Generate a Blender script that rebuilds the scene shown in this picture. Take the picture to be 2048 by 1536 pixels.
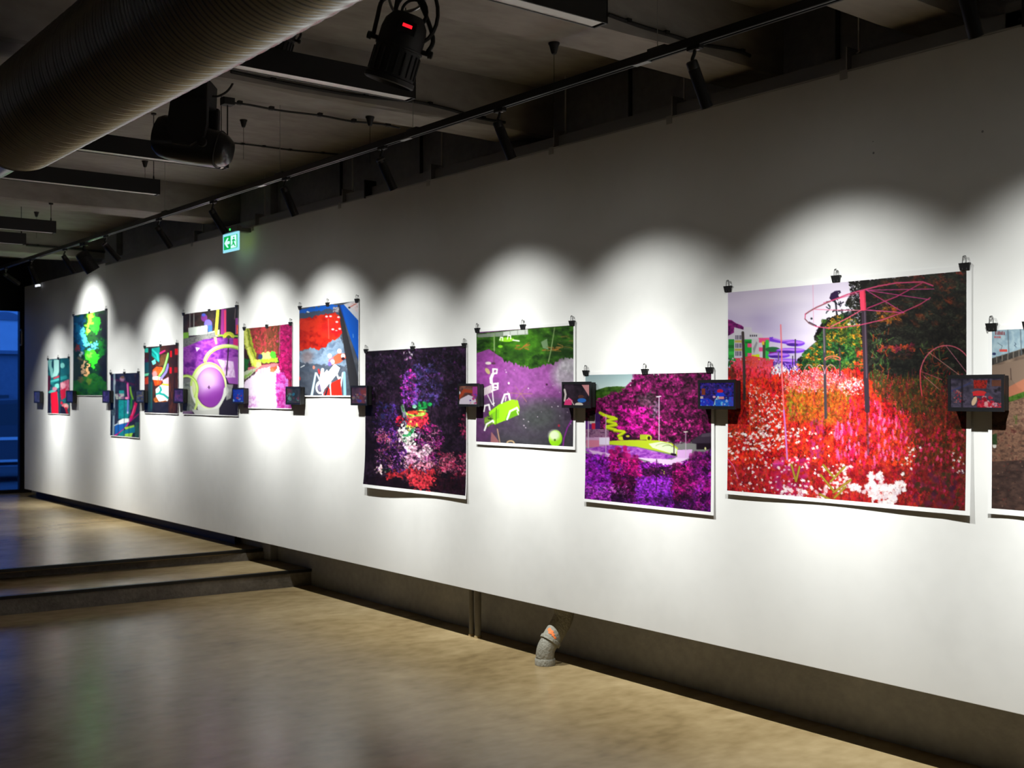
import bpy, bmesh, math, random
import numpy as np
from mathutils import Vector, Matrix

for _o in list(bpy.data.objects):
    bpy.data.objects.remove(_o, do_unlink=True)
SC = bpy.context.scene
COL = SC.collection

# ------------------------------------------------------------------ camera, world, exposure
EYE = 1.60                       # eye height over the lower floor
FPX = 2300.0                     # focal length in pixels of the 2048 px frame
YAW = math.atan(1802.0 / FPX)    # angle between the view axis and the long wall
CA, SA = math.cos(YAW), math.sin(YAW)
HORIZON = 790.0
cam_d = bpy.data.cameras.new('camera')
cam = bpy.data.objects.new('camera', cam_d)
COL.objects.link(cam)
cam.location = (0, 0, EYE)
cam.rotation_euler = (math.pi / 2, 0, math.pi / 2 - YAW)
cam_d.sensor_fit = 'HORIZONTAL'
cam_d.sensor_width = 36.0
cam_d.lens = 36.0 * FPX / 2048.0
cam_d.shift_y = (HORIZON - 768.0) / 2048.0
cam_d.clip_start = 0.05
cam_d.clip_end = 200
cam_d.dof.use_dof = True
cam_d.dof.focus_distance = 5.6
cam_d.dof.aperture_fstop = 4.6
SC.camera = cam

world = bpy.data.worlds.new('dusk')
SC.world = world
world.use_nodes = True
_bg = world.node_tree.nodes['Background']
_bg.inputs[0].default_value = (0.035, 0.19, 0.85, 1)      # blue hour outside
_bg.inputs[1].default_value = 2.5

vs = SC.view_settings
vs.view_transform = 'Standard'
vs.look = 'None'
vs.exposure = 0.0
vs.gamma = 1.0
vs.use_curve_mapping = False

# light paths: enough bounces for a white room, no more
SC.cycles.max_bounces = 5
SC.cycles.diffuse_bounces = 3
SC.cycles.glossy_bounces = 2
SC.cycles.transmission_bounces = 3
SC.cycles.caustics_reflective = False
SC.cycles.caustics_refractive = False

SPOT_W = 0.57                    # power of one track spot
SPOT_COL = (0.985, 1.0, 0.955)
SP_ANG = {}                 # cut-off half angle of single spots that differ (degrees)

# ------------------------------------------------------------------ geometry of the place (metres)
DW = 4.36            # face of the white display wall (Y)
TOPZ = 3.048         # its top
BOTZ = 0.345         # its bottom
YR = 4.64            # concrete wall behind it
ZB, ZS = 3.20, 3.50  # underside of beams, of the slab
ZU, Z1 = 0.235, 0.137  # upper floor, middle step
XE = -16.9           # glazed end
XN = 4.5             # wall behind the viewer
YO = -4.5            # wall across the room

def ray(u, v):
    s = (u - 1024.0) / FPX
    return Vector((-CA + SA * s, SA + CA * s, (HORIZON - v) / FPX))
def on_y(u, v, Y):
    r = ray(u, v); t = Y / r.y
    return Vector((r.x * t, Y, EYE + r.z * t))
def on_x(u, v, X):
    r = ray(u, v); t = X / r.x
    return Vector((X, r.y * t, EYE + r.z * t))
def on_z(u, v, Z):
    r = ray(u, v); t = (Z - EYE) / r.z
    return Vector((r.x * t, r.y * t, Z))
def x_at(u, Y):
    return on_y(u, HORIZON, Y).x
def to_px(p):
    dx, dy, dz = p[0], p[1], p[2] - EYE
    d = -dx * CA + dy * SA
    return 1024 + FPX * (dx * SA + dy * CA) / d, HORIZON - FPX * dz / d

# ------------------------------------------------------------------ materials
def lin(c):
    out = []
    for x in c[:3]:
        x = x / 255.0
        out.append(x / 12.92 if x <= 0.04045 else ((x + 0.055) / 1.055) ** 2.4)
    return out
def mat(name, col, rough=0.6, metal=0.0, emit=None, estr=0.0, spec=None):
    m = bpy.data.materials.new(name); m.use_nodes = True
    b = m.node_tree.nodes['Principled BSDF']
    b.inputs['Base Color'].default_value = (*col, 1)
    b.inputs['Roughness'].default_value = rough
    b.inputs['Metallic'].default_value = metal
    if spec is not None:
        b.inputs['Specular IOR Level'].default_value = spec
    if emit:
        b.inputs['Emission Color'].default_value = (*emit, 1)
        b.inputs['Emission Strength'].default_value = estr
    return m
def noisy(name, cols, scale=3.0, rough=(0.5, 0.7), bump=0.05, bscale=60.0, stretch=(1, 1, 1), detail=3.0, fine=0.35, metal=0.0, spec=None, dist=0.3):
    """mottled material: two noises through a colour ramp, uneven gloss and a fine relief"""
    m = bpy.data.materials.new(name); m.use_nodes = True
    nt = m.node_tree; N, L = nt.nodes, nt.links
    b = N['Principled BSDF']; b.inputs['Metallic'].default_value = metal
    if spec is not None:
        b.inputs['Specular IOR Level'].default_value = spec
    tc = N.new('ShaderNodeTexCoord'); mp = N.new('ShaderNodeMapping')
    mp.inputs['Scale'].default_value = stretch
    L.new(tc.outputs['Object'], mp.inputs['Vector'])
    n1 = N.new('ShaderNodeTexNoise'); n1.inputs['Scale'].default_value = scale
    n1.inputs['Detail'].default_value = detail; n1.inputs['Distortion'].default_value = dist
    n2 = N.new('ShaderNodeTexNoise'); n2.inputs['Scale'].default_value = scale * 9
    n2.inputs['Detail'].default_value = 2
    L.new(mp.outputs[0], n1.inputs['Vector']); L.new(mp.outputs[0], n2.inputs['Vector'])
    mx = N.new('ShaderNodeMix'); mx.data_type = 'FLOAT'; mx.inputs[0].default_value = fine
    L.new(n1.outputs['Fac'], mx.inputs[2]); L.new(n2.outputs['Fac'], mx.inputs[3])
    rp = N.new('ShaderNodeValToRGB')
    el = rp.color_ramp.elements
    while len(el) < len(cols):
        el.new(0.5)
    for i, c in enumerate(cols):
        el[i].position = 0.3 + 0.4 * i / (len(cols) - 1)
        el[i].color = (*c, 1)
    L.new(mx.outputs[0], rp.inputs['Fac']); L.new(rp.outputs['Color'], b.inputs['Base Color'])
    mr = N.new('ShaderNodeMapRange'); mr.inputs[1].default_value = 0.3; mr.inputs[2].default_value = 0.7
    mr.inputs[3].default_value = rough[0]; mr.inputs[4].default_value = rough[1]
    L.new(mx.outputs[0], mr.inputs[0]); L.new(mr.outputs[0], b.inputs['Roughness'])
    if bump:
        n3 = N.new('ShaderNodeTexNoise'); n3.inputs['Scale'].default_value = bscale; n3.inputs['Detail'].default_value = 2
        L.new(mp.outputs[0], n3.inputs['Vector'])
        bp = N.new('ShaderNodeBump'); bp.inputs['Strength'].default_value = bump; bp.inputs['Distance'].default_value = 0.02
        L.new(n3.outputs['Fac'], bp.inputs['Height']); L.new(bp.outputs[0], b.inputs['Normal'])
    return m
def printed(name, rough=0.45, screen=0.0):
    """colours of a print or a screen picture, kept as a colour attribute of its own sheet"""
    m = bpy.data.materials.new(name); m.use_nodes = True
    nt = m.node_tree; b = nt.nodes['Principled BSDF']
    a = nt.nodes.new('ShaderNodeAttribute'); a.attribute_name = 'ink'
    b.inputs['Roughness'].default_value = rough
    if screen:
        b.inputs['Base Color'].default_value = (0.005, 0.005, 0.005, 1)
        nt.links.new(a.outputs['Color'], b.inputs['Emission Color'])
        b.inputs['Emission Strength'].default_value = screen
        b.inputs['Roughness'].default_value = 0.25
    else:
        nt.links.new(a.outputs['Color'], b.inputs['Base Color'])
        b.inputs['Specular IOR Level'].default_value = 0.25
    return m

M = {}
M['plaster'] = noisy('white_wall_paint', [(0.70, 0.70, 0.69), (0.76, 0.76, 0.75), (0.79, 0.79, 0.78)], scale=1.2, rough=(0.55, 0.7), bump=0.0, fine=0.2, detail=2)
M['floor'] = noisy('polished_concrete', [(0.18, 0.127, 0.060), (0.295, 0.215, 0.108), (0.385, 0.292, 0.157), (0.49, 0.38, 0.218)], scale=1.4, rough=(0.228, 0.246), bump=0.014, bscale=6, detail=5, fine=0.30, dist=0.5, stretch=(1.0, 0.6, 1), spec=0.19)
M['riser'] = noisy('raw_step_concrete', [(0.10, 0.09, 0.075), (0.17, 0.15, 0.13), (0.25, 0.23, 0.20)], scale=4, rough=(0.7, 0.9), bump=0.25, bscale=40)
M['nosing'] = mat('black_steel_nosing', (0.012, 0.012, 0.012), 0.45, 0.3)
M['concrete'] = noisy('ceiling_concrete', [(0.22, 0.20, 0.18), (0.33, 0.31, 0.285), (0.42, 0.40, 0.375)], scale=1.6, rough=(0.75, 0.9), bump=0.2, bscale=22, stretch=(1, 0.45, 1))
M['rear'] = noisy('rear_wall_concrete', [(0.26, 0.265, 0.28), (0.335, 0.34, 0.36), (0.42, 0.425, 0.44)], scale=2.2, rough=(0.75, 0.9), bump=0.15, bscale=25)
M['dark'] = noisy('grey_wall_paint', [(0.30, 0.30, 0.31), (0.36, 0.36, 0.37), (0.40, 0.40, 0.41)], scale=2, rough=(0.6, 0.8), bump=0.05)
M['black'] = mat('black_powder_coat', (0.011, 0.011, 0.012), 0.42)
M['blackmatt'] = mat('black_matt_plastic', (0.010, 0.010, 0.011), 0.6)
M['blackgloss'] = mat('black_gloss_plastic', (0.012, 0.012, 0.014), 0.28)
M['track'] = mat('black_anodised_track', (0.02, 0.02, 0.02), 0.3, 0.6)
M['steel'] = mat('galvanised_steel', (0.50, 0.49, 0.47), 0.38, 0.85)
M['duct'] = noisy('spiral_duct_aluminium', [(0.33, 0.335, 0.34), (0.39, 0.395, 0.40), (0.43, 0.435, 0.44)], scale=2, rough=(0.225, 0.245), bump=0.0, metal=0.9, detail=2)
M['wire'] = mat('bright_wire', (0.45, 0.45, 0.45), 0.3, 0.9)
M['clipwire'] = mat('dull_clip_wire', (0.16, 0.16, 0.16), 0.35, 0.8)
M['railgrey'] = mat('grey_steel_channel', (0.30, 0.30, 0.30), 0.6, 0.2)
M['cable'] = mat('black_cable', (0.012, 0.012, 0.012), 0.7)
M['diffuser'] = mat('opal_diffuser', (0.85, 0.85, 0.85), 0.3)
M['pvc'] = noisy('dusty_grey_pvc', [(0.22, 0.21, 0.175), (0.28, 0.27, 0.225), (0.34, 0.325, 0.275)], scale=9, rough=(0.6, 0.8), bump=0.35, bscale=70)
M['pvcold'] = noisy('painted_conduit', [(0.16, 0.15, 0.14), (0.22, 0.21, 0.19)], scale=6, rough=(0.6, 0.8), bump=0.1)
M['orange'] = mat('orange_spray_paint', (0.95, 0.22, 0.05), 0.6)
M['print'] = printed('pigment_print')
M['screen'] = printed('lcd_picture', screen=0.62)
M['screen'].cycles.emission_sampling = 'NONE'
M['lens'] = mat('lit_spot_lens', (0.8, 0.8, 0.8), 0.3, emit=(1.0, 0.96, 0.88), estr=6.0)
M['led_red'] = mat('red_led_display', (0.3, 0, 0), 0.4, emit=(1.0, 0.01, 0.02), estr=1.6)
M['led_green'] = mat('green_led', (0, 0.3, 0.05), 0.4, emit=(0.05, 1.0, 0.15), estr=1.2)
M['sign_white'] = mat('lit_sign_white', (0.7, 0.75, 0.75), 0.4, emit=(0.62, 0.95, 1.0), estr=1.15)
M['sign_rim'] = mat('lit_sign_acrylic_edge', (0.6, 0.75, 0.8), 0.3, emit=(0.30, 0.78, 0.95), estr=1.0)
M['sign_green'] = mat('lit_sign_green', (0.0, 0.3, 0.08), 0.4, emit=(0.0, 0.50, 0.10), estr=0.9)
M['sign_back'] = mat('lit_sign_back', (0.1, 0.4, 0.1), 0.4, emit=(0.52, 0.66, 0.02), estr=0.5)
M['sign_case'] = mat('sign_housing_grey', (0.12, 0.12, 0.12), 0.5)
M['winframe'] = mat('black_window_frame', (0.008, 0.008, 0.010), 0.4)
M['facade'] = noisy('facade_render', [(0.55, 0.55, 0.55), (0.66, 0.66, 0.66)], scale=0.8, rough=(0.8, 0.9), bump=0.05)
M['facade_dark'] = noisy('facade_plinth', [(0.16, 0.17, 0.20), (0.23, 0.24, 0.27)], scale=1.5, rough=(0.7, 0.9), bump=0.1)
M['street'] = noisy('asphalt', [(0.05, 0.05, 0.055), (0.09, 0.09, 0.095)], scale=6, rough=(0.7, 0.9), bump=0.2)
M['carpaint'] = mat('dark_car_paint', (0.03, 0.032, 0.04), 0.15, 0.3)
M['tyre'] = mat('tyre_rubber', (0.01, 0.01, 0.01), 0.8)
gl = bpy.data.materials.new('window_glass'); gl.use_nodes = True
_n = gl.node_tree.nodes; _l = gl.node_tree.links
_n.remove(_n['Principled BSDF'])
_t = _n.new('ShaderNodeBsdfTransparent'); _t.inputs[0].default_value = (0.86, 0.88, 0.9, 1)
_g = _n.new('ShaderNodeBsdfGlossy'); _g.inputs['Roughness'].default_value = 0.03
_f = _n.new('ShaderNodeFresnel'); _f.inputs[0].default_value = 1.45
_x = _n.new('ShaderNodeMixShader')
_l.new(_f.outputs[0], _x.inputs[0]); _l.new(_t.outputs[0], _x.inputs[1]); _l.new(_g.outputs[0], _x.inputs[2])
_l.new(_x.outputs[0], _n['Material Output'].inputs[0])
M['glass'] = gl

for _k in ('lens', 'led_red', 'led_green'):
    M[_k].cycles.emission_sampling = 'NONE'

# ------------------------------------------------------------------ mesh helpers
def bm_box(bm, x0, y0, z0, x1, y1, z1):
    vs_ = [bm.verts.new(p) for p in ((x0, y0, z0), (x1, y0, z0), (x1, y1, z0), (x0, y1, z0), (x0, y0, z1), (x1, y0, z1), (x1, y1, z1), (x0, y1, z1))]
    for f in ((3, 2, 1, 0), (4, 5, 6, 7), (0, 1, 5, 4), (1, 2, 6, 5), (2, 3, 7, 6), (3, 0, 4, 7)):
        bm.faces.new([vs_[i] for i in f])
def bm_hexa(bm, bot, top):
    """box from four bottom and four top corners, both counter-clockwise from above"""
    a = [bm.verts.new(p) for p in bot]; b = [bm.verts.new(p) for p in top]
    n = len(a)
    bm.faces.new(a[::-1]); bm.faces.new(b)
    for i in range(n):
        j = (i + 1) % n
        bm.faces.new((a[i], a[j], b[j], b[i]))
def frame_of(d):
    d = Vector(d).normalized()
    up = Vector((0, 0, 1)) if abs(d.z) < 0.95 else Vector((1, 0, 0))
    a = d.cross(up).normalized(); b = a.cross(d).normalized()
    return d, a, b
def bm_tube(bm, pts, r, seg=10, cap=True):
    """tube along a path; r a number or a list"""
    pts = [Vector(p) for p in pts]; n = len(pts)
    rs = r if isinstance(r, (list, tuple)) else [r] * n
    rings = []; ref = None
    for i, p in enumerate(pts):
        if i == 0: d = pts[1] - p
        elif i == n - 1: d = p - pts[i - 1]
        else: d = (pts[i + 1] - p).normalized() + (p - pts[i - 1]).normalized()
        d = d.normalized() if d.length > 1e-9 else Vector((0, 0, 1))
        if ref is None:
            _, ref, _ = frame_of(d)
        a = (ref - d * ref.dot(d))
        a = a.normalized() if a.length > 1e-6 else frame_of(d)[1]
        ref = a; b = d.cross(a)
        rings.append([bm.verts.new(p + (a * math.cos(t) + b * math.sin(t)) * rs[i]) for t in [2 * math.pi * k / seg for k in range(seg)]])
    for i in range(n - 1):
        for k in range(seg):
            j = (k + 1) % seg
            bm.faces.new((rings[i][k], rings[i][j], rings[i + 1][j], rings[i + 1][k]))
    if cap:
        bm.faces.new(rings[0][::-1]); bm.faces.new(rings[-1])
def bm_cyl(bm, p0, p1, r0, r1=None, seg=16):
    bm_tube(bm, [p0, p1], [r0, r0 if r1 is None else r1], seg)
def bm_lathe(bm, org, axis, prof, seg=24):
    """prof: list of (distance along axis, radius)"""
    d, a, b = frame_of(axis); org = Vector(org); rings = []
    for h, r in prof:
        c = org + d * h
        rings.append([bm.verts.new(c + (a * math.cos(2 * math.pi * k / seg) + b * math.sin(2 * math.pi * k / seg)) * max(r, 1e-4)) for k in range(seg)])
    for i in range(len(prof) - 1):
        for k in range(seg):
            j = (k + 1) % seg
            bm.faces.new((rings[i][k], rings[i][j], rings[i + 1][j], rings[i + 1][k]))
    bm.faces.new(rings[0][::-1]); bm.faces.new(rings[-1])
def bm_prism(bm, outline, z0, z1, fn):
    """outline of (a, b) pairs extruded from z0 to z1; fn maps (a, b, z) to a point"""
    A = [bm.verts.new(fn(a, b, z0)) for a, b in outline]; B = [bm.verts.new(fn(a, b, z1)) for a, b in outline]
    bm.faces.new(A[::-1]); bm.faces.new(B)
    for i in range(len(A)):
        j = (i + 1) % len(A)
        bm.faces.new((A[i], A[j], B[j], B[i]))
def to_mesh(name, bm, m, smooth=False):
    bmesh.ops.recalc_face_normals(bm, faces=bm.faces)
    me = bpy.data.meshes.new(name)
    bm.to_mesh(me); bm.free()
    me.materials.append(M[m] if isinstance(m, str) else m)
    if smooth:
        me.shade_smooth()
        try:
            me.set_sharp_from_angle(angle=math.radians(40))
        except Exception:
            pass
    return me
def wloc(o):
    v = Vector((0, 0, 0))
    while o is not None:
        v += Vector(o.location); o = o.parent
    return v
def obj(name, bm, m, parent=None, smooth=False, bevel=0.0):
    """link a bmesh given in world coordinates as one object (under an unrotated parent)"""
    if bevel:
        bmesh.ops.bevel(bm, geom=list(bm.edges), offset=bevel, segments=2, affect='EDGES', profile=0.7)
    if parent is not None:
        w = wloc(parent)
        bmesh.ops.translate(bm, vec=-w, verts=bm.verts)
    o = bpy.data.objects.new(name, to_mesh(name, bm, m, smooth))
    COL.objects.link(o)
    if parent is not None:
        o.parent = parent
    return o
def inst(name, me, parent, loc=(0, 0, 0), rot=None):
    o = bpy.data.objects.new(name, me); COL.objects.link(o)
    o.parent = parent; o.location = loc
    if rot is not None:
        o.rotation_euler = rot
    return o
def tag(o, label, cat=None, group=None, kind=None):
    o['label'] = label
    if cat: o['category'] = cat
    if group: o['group'] = group
    if kind: o['kind'] = kind
    return o
def thing(name, loc, label, cat, group=None):
    o = bpy.data.objects.new(name, None); COL.objects.link(o)
    o.empty_display_size = 0.1; o.location = loc
    return tag(o, label, cat, group)
def box_obj(name, x0, y0, z0, x1, y1, z1, m, parent=None, bevel=0.0):
    bm = bmesh.new(); bm_box(bm, x0, y0, z0, x1, y1, z1)
    return obj(name, bm, m, parent, bevel=bevel)
def tube_obj(name, pts, r, m, parent=None, seg=10):
    bm = bmesh.new(); bm_tube(bm, pts, r, seg)
    return obj(name, bm, m, parent, smooth=True)
def smooth_path(pts, n=6):
    """Catmull-Rom through the points"""
    P = [Vector(p) for p in pts]; P = [P[0] * 2 - P[1]] + P + [P[-1] * 2 - P[-2]]
    out = []
    for i in range(1, len(P) - 2):
        for k in range(n):
            t = k / n
            a, b, c, d = P[i - 1], P[i], P[i + 1], P[i + 2]
            out.append(0.5 * (2 * b + (c - a) * t + (2 * a - 5 * b + 4 * c - d) * t * t + (3 * b - a - 3 * c + d) * t ** 3))
    out.append(P[-2]); return out

# ================================================================== the setting
def struct(o, label):
    return tag(o, label, kind='structure')

struct(box_obj('floor', XE - 0.3, YO - 0.2, -0.25, XN + 0.2, YR + 0.3, 0.0, 'floor'), 'polished tan concrete floor of the lower part of the room')

def line_x(a, b, Y):
    return a.x + (b.x - a.x) * (Y - a.y) / (b.y - a.y)
# the two low steps run slightly askew to the wall
lo_a, lo_b = on_z(0, 1193.5, Z1), on_z(600, 1139.5, Z1)      # edge of the lower step
up_a, up_b = on_z(0, 1139, ZU), on_z(505, 1098, ZU)          # edge of the upper floor
ri_a, ri_b = on_z(0, 1157, Z1), on_z(500, 1121, Z1)          # foot of the upper riser
Y0, Y1 = YO, YR
def slab(name, xa, xb, z0, z1, m, parent=None, xback=XE - 0.3):
    """slab from the glazed end to an askew front edge given by two points"""
    bm = bmesh.new()
    f0, f1 = line_x(xa, xb, Y0), line_x(xa, xb, Y1)
    q = ((xback, Y0), (f0, Y0), (f1, Y1), (xback, Y1))
    bm_hexa(bm, [(x, y, z0) for x, y in q], [(x, y, z1) for x, y in q])
    return obj(name, bm, m, parent)
def strip(name, xa, xb, out, back, z0, z1, m, parent, y1=Y1):
    bm = bmesh.new()
    f0, f1 = line_x(xa, xb, Y0), line_x(xa, xb, y1)
    q = ((f0 - back, Y0), (f0 + out, Y0), (f1 + out, y1), (f1 - back, y1))
    bm_hexa(bm, [(x, y, z0) for x, y in q], [(x, y, z1) for x, y in q])
    return obj(name, bm, m, parent)
st = struct(slab('floor_step', lo_a, lo_b, 0.0, Z1, 'floor'), 'lower of the two concrete steps with a black steel edge')
strip('riser', lo_a, lo_b, 0.004, 0.02, 0.0, Z1 - 0.022, 'riser', st)
strip('nosing', lo_a, lo_b, 0.014, 0.03, Z1 - 0.022, Z1 + 0.001, 'nosing', st)
uf = struct(slab('floor_upper', ri_a, ri_b, Z1, ZU - 0.03, 'floor'), 'raised concrete floor beyond the two steps')
slab('tread', up_a, up_b, ZU - 0.03, ZU, 'floor', uf)
strip('riser', ri_a, ri_b, 0.004, 0.02, Z1, ZU - 0.03, 'riser', uf)
strip('nosing', up_a, up_b, 0.012, 0.03, ZU - 0.024, ZU + 0.001, 'nosing', uf)

# concrete wall behind, dark walls all round
wb = struct(box_obj('wall_back', XE - 0.3, YR, -0.25, XN + 0.2, YR + 0.25, ZS + 0.1, 'rear'), 'dark concrete wall behind the white display wall')
# a pier of the rear wall beside the steps, others higher up
for k, (xa, xb) in enumerate(((-9.90, -9.28) , (-13.7, -13.2), (-1.0, -0.55))):
    box_obj('pier', xa, 4.57, 0.0, xb, YR, ZS, 'rear', wb)
struct(box_obj('wall_left', XE - 0.3, YO - 0.25, -0.25, XN + 0.2, YO, ZS + 0.1, 'dark'), 'grey wall across the room')
struct(box_obj('wall_near', XN, YO, -0.25, XN + 0.25, YR, ZS + 0.1, 'dark'), 'grey wall behind the viewer')

# the hung white display wall
ww = struct(box_obj('wall_right', -16.15, DW, BOTZ, 2.6, DW + 0.05, TOPZ, 'plaster', bevel=0.002), 'long white display wall hung clear of the floor')
box_obj('top_channel', -13.1, DW + 0.052, TOPZ - 0.03, 2.6, DW + 0.10, TOPZ + 0.085, 'railgrey', ww)
box_obj('top_trim', -13.1, DW - 0.003, TOPZ, 2.6, DW + 0.052, TOPZ + 0.007, 'steel', ww)
box_obj('corner_block', -13.25, DW - 0.004, TOPZ - 0.06, -12.95, DW + 0.09, TOPZ + 0.03, 'plaster', ww)
# small filled holes in the paint
for u, v, r in ((1747, 306, 0.006), (1965, 263, 0.006), (1746, 283, 0.003)):
    p = on_y(u, v, DW)
    bm = bmesh.new(); bm_lathe(bm, (p.x, DW + 0.001, p.z), (0, -1, 0), [(0, r), (0.0015, r * 0.8), (0.002, r * 0.4)], 10)
    obj('screw_plug', bm, 'railgrey', ww)
for a, b_, n in ((-16.1, -9.86, 3),):
    for i in range(n):
        x0 = a + (b_ - a) * i / n; x1 = a + (b_ - a) * (i + 1) / n - 0.004
        if i == 0:
            sk = struct(box_obj('baseboard_right', x0, 4.50, ZU, x1, 4.52, BOTZ + 0.03, 'blackmatt'), 'black skirting under the white wall on the raised floor')
        else:
            box_obj('skirting_length', x0, 4.50, ZU, x1, 4.52, BOTZ + 0.03, 'blackmatt', sk)

# ceiling with its beams
ce = struct(box_obj('ceiling', XE - 0.3, YO - 0.2, ZS, XN + 0.2, YR + 0.25, ZS + 0.2, 'concrete'), 'raw concrete ceiling slab with dropped beams')
BEAMS = [(-2.94, -2.66), (-4.03, -3.71), (-5.80, -5.50), (-10.26, -9.92), (-14.05, -13.6), (0.3, 0.62), (2.6, 2.9)]
for x0, x1 in BEAMS:
    rnd = random.Random(int(x0 * 100))
    bm = bmesh.new()
    n = 26
    prev = None
    for i in range(n + 1):
        y = YO + (YR - YO) * i / n
        j = lambda a: a + rnd.uniform(-0.006, 0.006)
        ring = [bm.verts.new((j(x0), y, ZS)), bm.verts.new((j(x0), y, j(ZB + 0.01))), bm.verts.new((j(x0 + 0.015), y, j(ZB))), bm.verts.new((j(x1 - 0.015), y, j(ZB))), bm.verts.new((j(x1), y, j(ZB + 0.01))), bm.verts.new((j(x1), y, ZS))]
        if prev:
            for k in range(5):
                bm.faces.new((prev[k], prev[k + 1], ring[k + 1], ring[k]))
            bm.faces.new((prev[5], prev[0], ring[0], ring[5]))
        else:
            bm.faces.new(ring)
        prev = ring
    bm.faces.new(prev[::-1])
    obj('beam', bm, 'concrete', ce)

# glazed end: black frame, panes, dark wall over it
GY = on_x(37, HORIZON, XE).y
GZ = on_x(20, 622, XE).z
wn = struct(box_obj('window_1', XE - 0.04, GY, ZU, XE + 0.06, YR, ZS, 'winframe'), 'black framed glazing at the far end of the room')
box_obj('header_panel', XE - 0.04, -1.2, GZ, XE + 0.04, GY, ZS, 'winframe', wn)
box_obj('bottom_rail', XE - 0.03, -1.2, ZU, XE + 0.04, GY, ZU + 0.05, 'winframe', wn)
yy = GY
for k in range(5):
    y0 = yy - 1.1
    box_obj('pane', XE - 0.006, y0 + 0.06, ZU + 0.05, XE + 0.006, yy, GZ, 'glass', wn)
    box_obj('mullion', XE - 0.03, y0, ZU + 0.05, XE + 0.04, y0 + 0.06, GZ, 'winframe', wn)
    yy = y0
p = on_x(42, 675, XE + 0.07)
hb = bmesh.new(); bm_tube(hb, smooth_path([(XE + 0.06, p.y, p.z - 0.10), (XE + 0.10, p.y, p.z - 0.09), (XE + 0.10, p.y, p.z + 0.09), (XE + 0.06, p.y, p.z + 0.10)], 4), 0.012, 8)
obj('pull_handle', hb, 'steel', wn, smooth=True)
struct(box_obj('wall_end', XE - 0.1, YO - 0.2, -0.25, XE + 0.04, -1.2, ZS + 0.1, 'dark'), 'grey end wall beside the glazing')

# ------------------------------------------------------------------ street outside the glass
struct(box_obj('ground', -45, -30, -0.3, XE - 0.1, 40, 0.12, 'street'), 'asphalt street outside the glazing')
XF = -25.0
fz = lambda v: on_x(15, v, XF).z
fy = lambda u: on_x(u, HORIZON, XF).y
fc = thing('street_facade', (XF, 6, 0.12), 'pale rendered house front across the street, seen through the glazing', 'building')
box_obj('upper_wall', XF - 0.4, -6, fz(703), XF, 16, 9.0, 'facade', fc)
box_obj('lower_wall', XF - 0.4, -6, 0.12, XF - 0.06, 16, fz(703), 'facade_dark', fc)
box_obj('string_course', XF - 0.1, -6, fz(708), XF + 0.05, 16, fz(701), 'facade_dark', fc)
ly0, ly1 = fy(-6), fy(21)
wf = box_obj('window_frame', XF - 0.07, ly0, fz(832), XF - 0.02, ly1, fz(786), 'facade_dark', fc)
for i in range(3):
    za, zb = fz(830), fz(788)
    h = (zb - za) / 3
    box_obj('shutter_slat', XF - 0.03, ly0 + 0.03, za + h * i + 0.02, XF, ly1 - 0.03, za + h * (i + 1) - 0.02, 'street', wf)
bm = bmesh.new()
c0 = on_x(10, 640, XF)
bm_prism(bm, [(c0.y + 0.32 * math.cos(t), c0.z + 0.17 * math.sin(t)) for t in [math.pi * k / 12 for k in range(13)]], XF - 0.02, XF + 0.03, lambda a, b, z: (z, a, b))
obj('arch_ornament', bm, 'facade_dark', fc)

# a parked car, side on
XC = -21.4
car = thing('parked_car', (XC, 5.4, 0.12), 'dark parked car outside the glazing', 'car')
prof = [(3.3, 0.42), (3.25, 0.75), (3.45, 0.98), (4.15, 1.06), (4.75, 1.50), (6.1, 1.56), (6.9, 1.18), (7.45, 1.08), (7.5, 0.55), (7.4, 0.40)]
bm = bmesh.new(); bm_prism(bm, [(a, b) for a, b in prof], XC - 0.85, XC + 0.85, lambda a, b, z: (z, a, b))
obj('car_body', bm, 'carpaint', car, bevel=0.05)
bm = bmesh.new(); bm_prism(bm, [(4.35, 1.08), (4.85, 1.43), (6.0, 1.47), (6.6, 1.12)], XC + 0.83, XC + 0.86, lambda a, b, z: (z, a, b))
obj('side_window', bm, 'blackgloss', car)
box_obj('waist_trim', XC + 0.84, 3.4, 0.84, XC + 0.88, 7.4, 0.89, 'steel', car)
box_obj('sill_trim', XC + 0.84, 3.9, 0.47, XC + 0.88, 6.9, 0.51, 'steel', car)
for y in (4.15, 6.65):
    for sgn in (-1, 1):
        bm = bmesh.new(); bm_lathe(bm, (XC + sgn * 0.72, y, 0.44), (sgn, 0, 0), [(0, 0.30), (0.03, 0.32), (0.13, 0.32), (0.16, 0.29), (0.16, 0.2), (0.13, 0.18)], 24)
        w = obj('wheel', bm, 'tyre', car)

# ================================================================== things on the ceiling
# ---- big spiral duct
DY, DZ, DR = 1.523, 2.896, 0.225
XD = -5.76
du = thing('ventilation_duct', (XD, DY, DZ), 'large ribbed aluminium spiral duct under the ceiling', 'duct')
pitch = 0.090; seg = 80               # one strip of the spiral: a seam and two stiffening ribs
xs0, xs1 = XD, 1.2
rib = []
for f0, hh_ in ((0.02, 0.0080), (0.36, 0.0062), (0.69, 0.0062)):
    rib += [(f0, 0.0), (f0 + 0.03, hh_ * 0.85), (f0 + 0.06, hh_), (f0 + 0.09, hh_ * 0.85), (f0 + 0.12, 0.0)]
nr = int((xs1 - xs0) / pitch)
verts = []; faces = []
for i in range(nr):
    for fx, dr in rib:
        for k in range(seg):
            t = 2 * math.pi * k / seg
            x = max(xs0, xs0 + (i + fx) * pitch - pitch * (k / seg))
            verts.append((x - XD, (DR + dr) * math.cos(t), (DR + dr) * math.sin(t)))
nrow = nr * len(rib)
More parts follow.
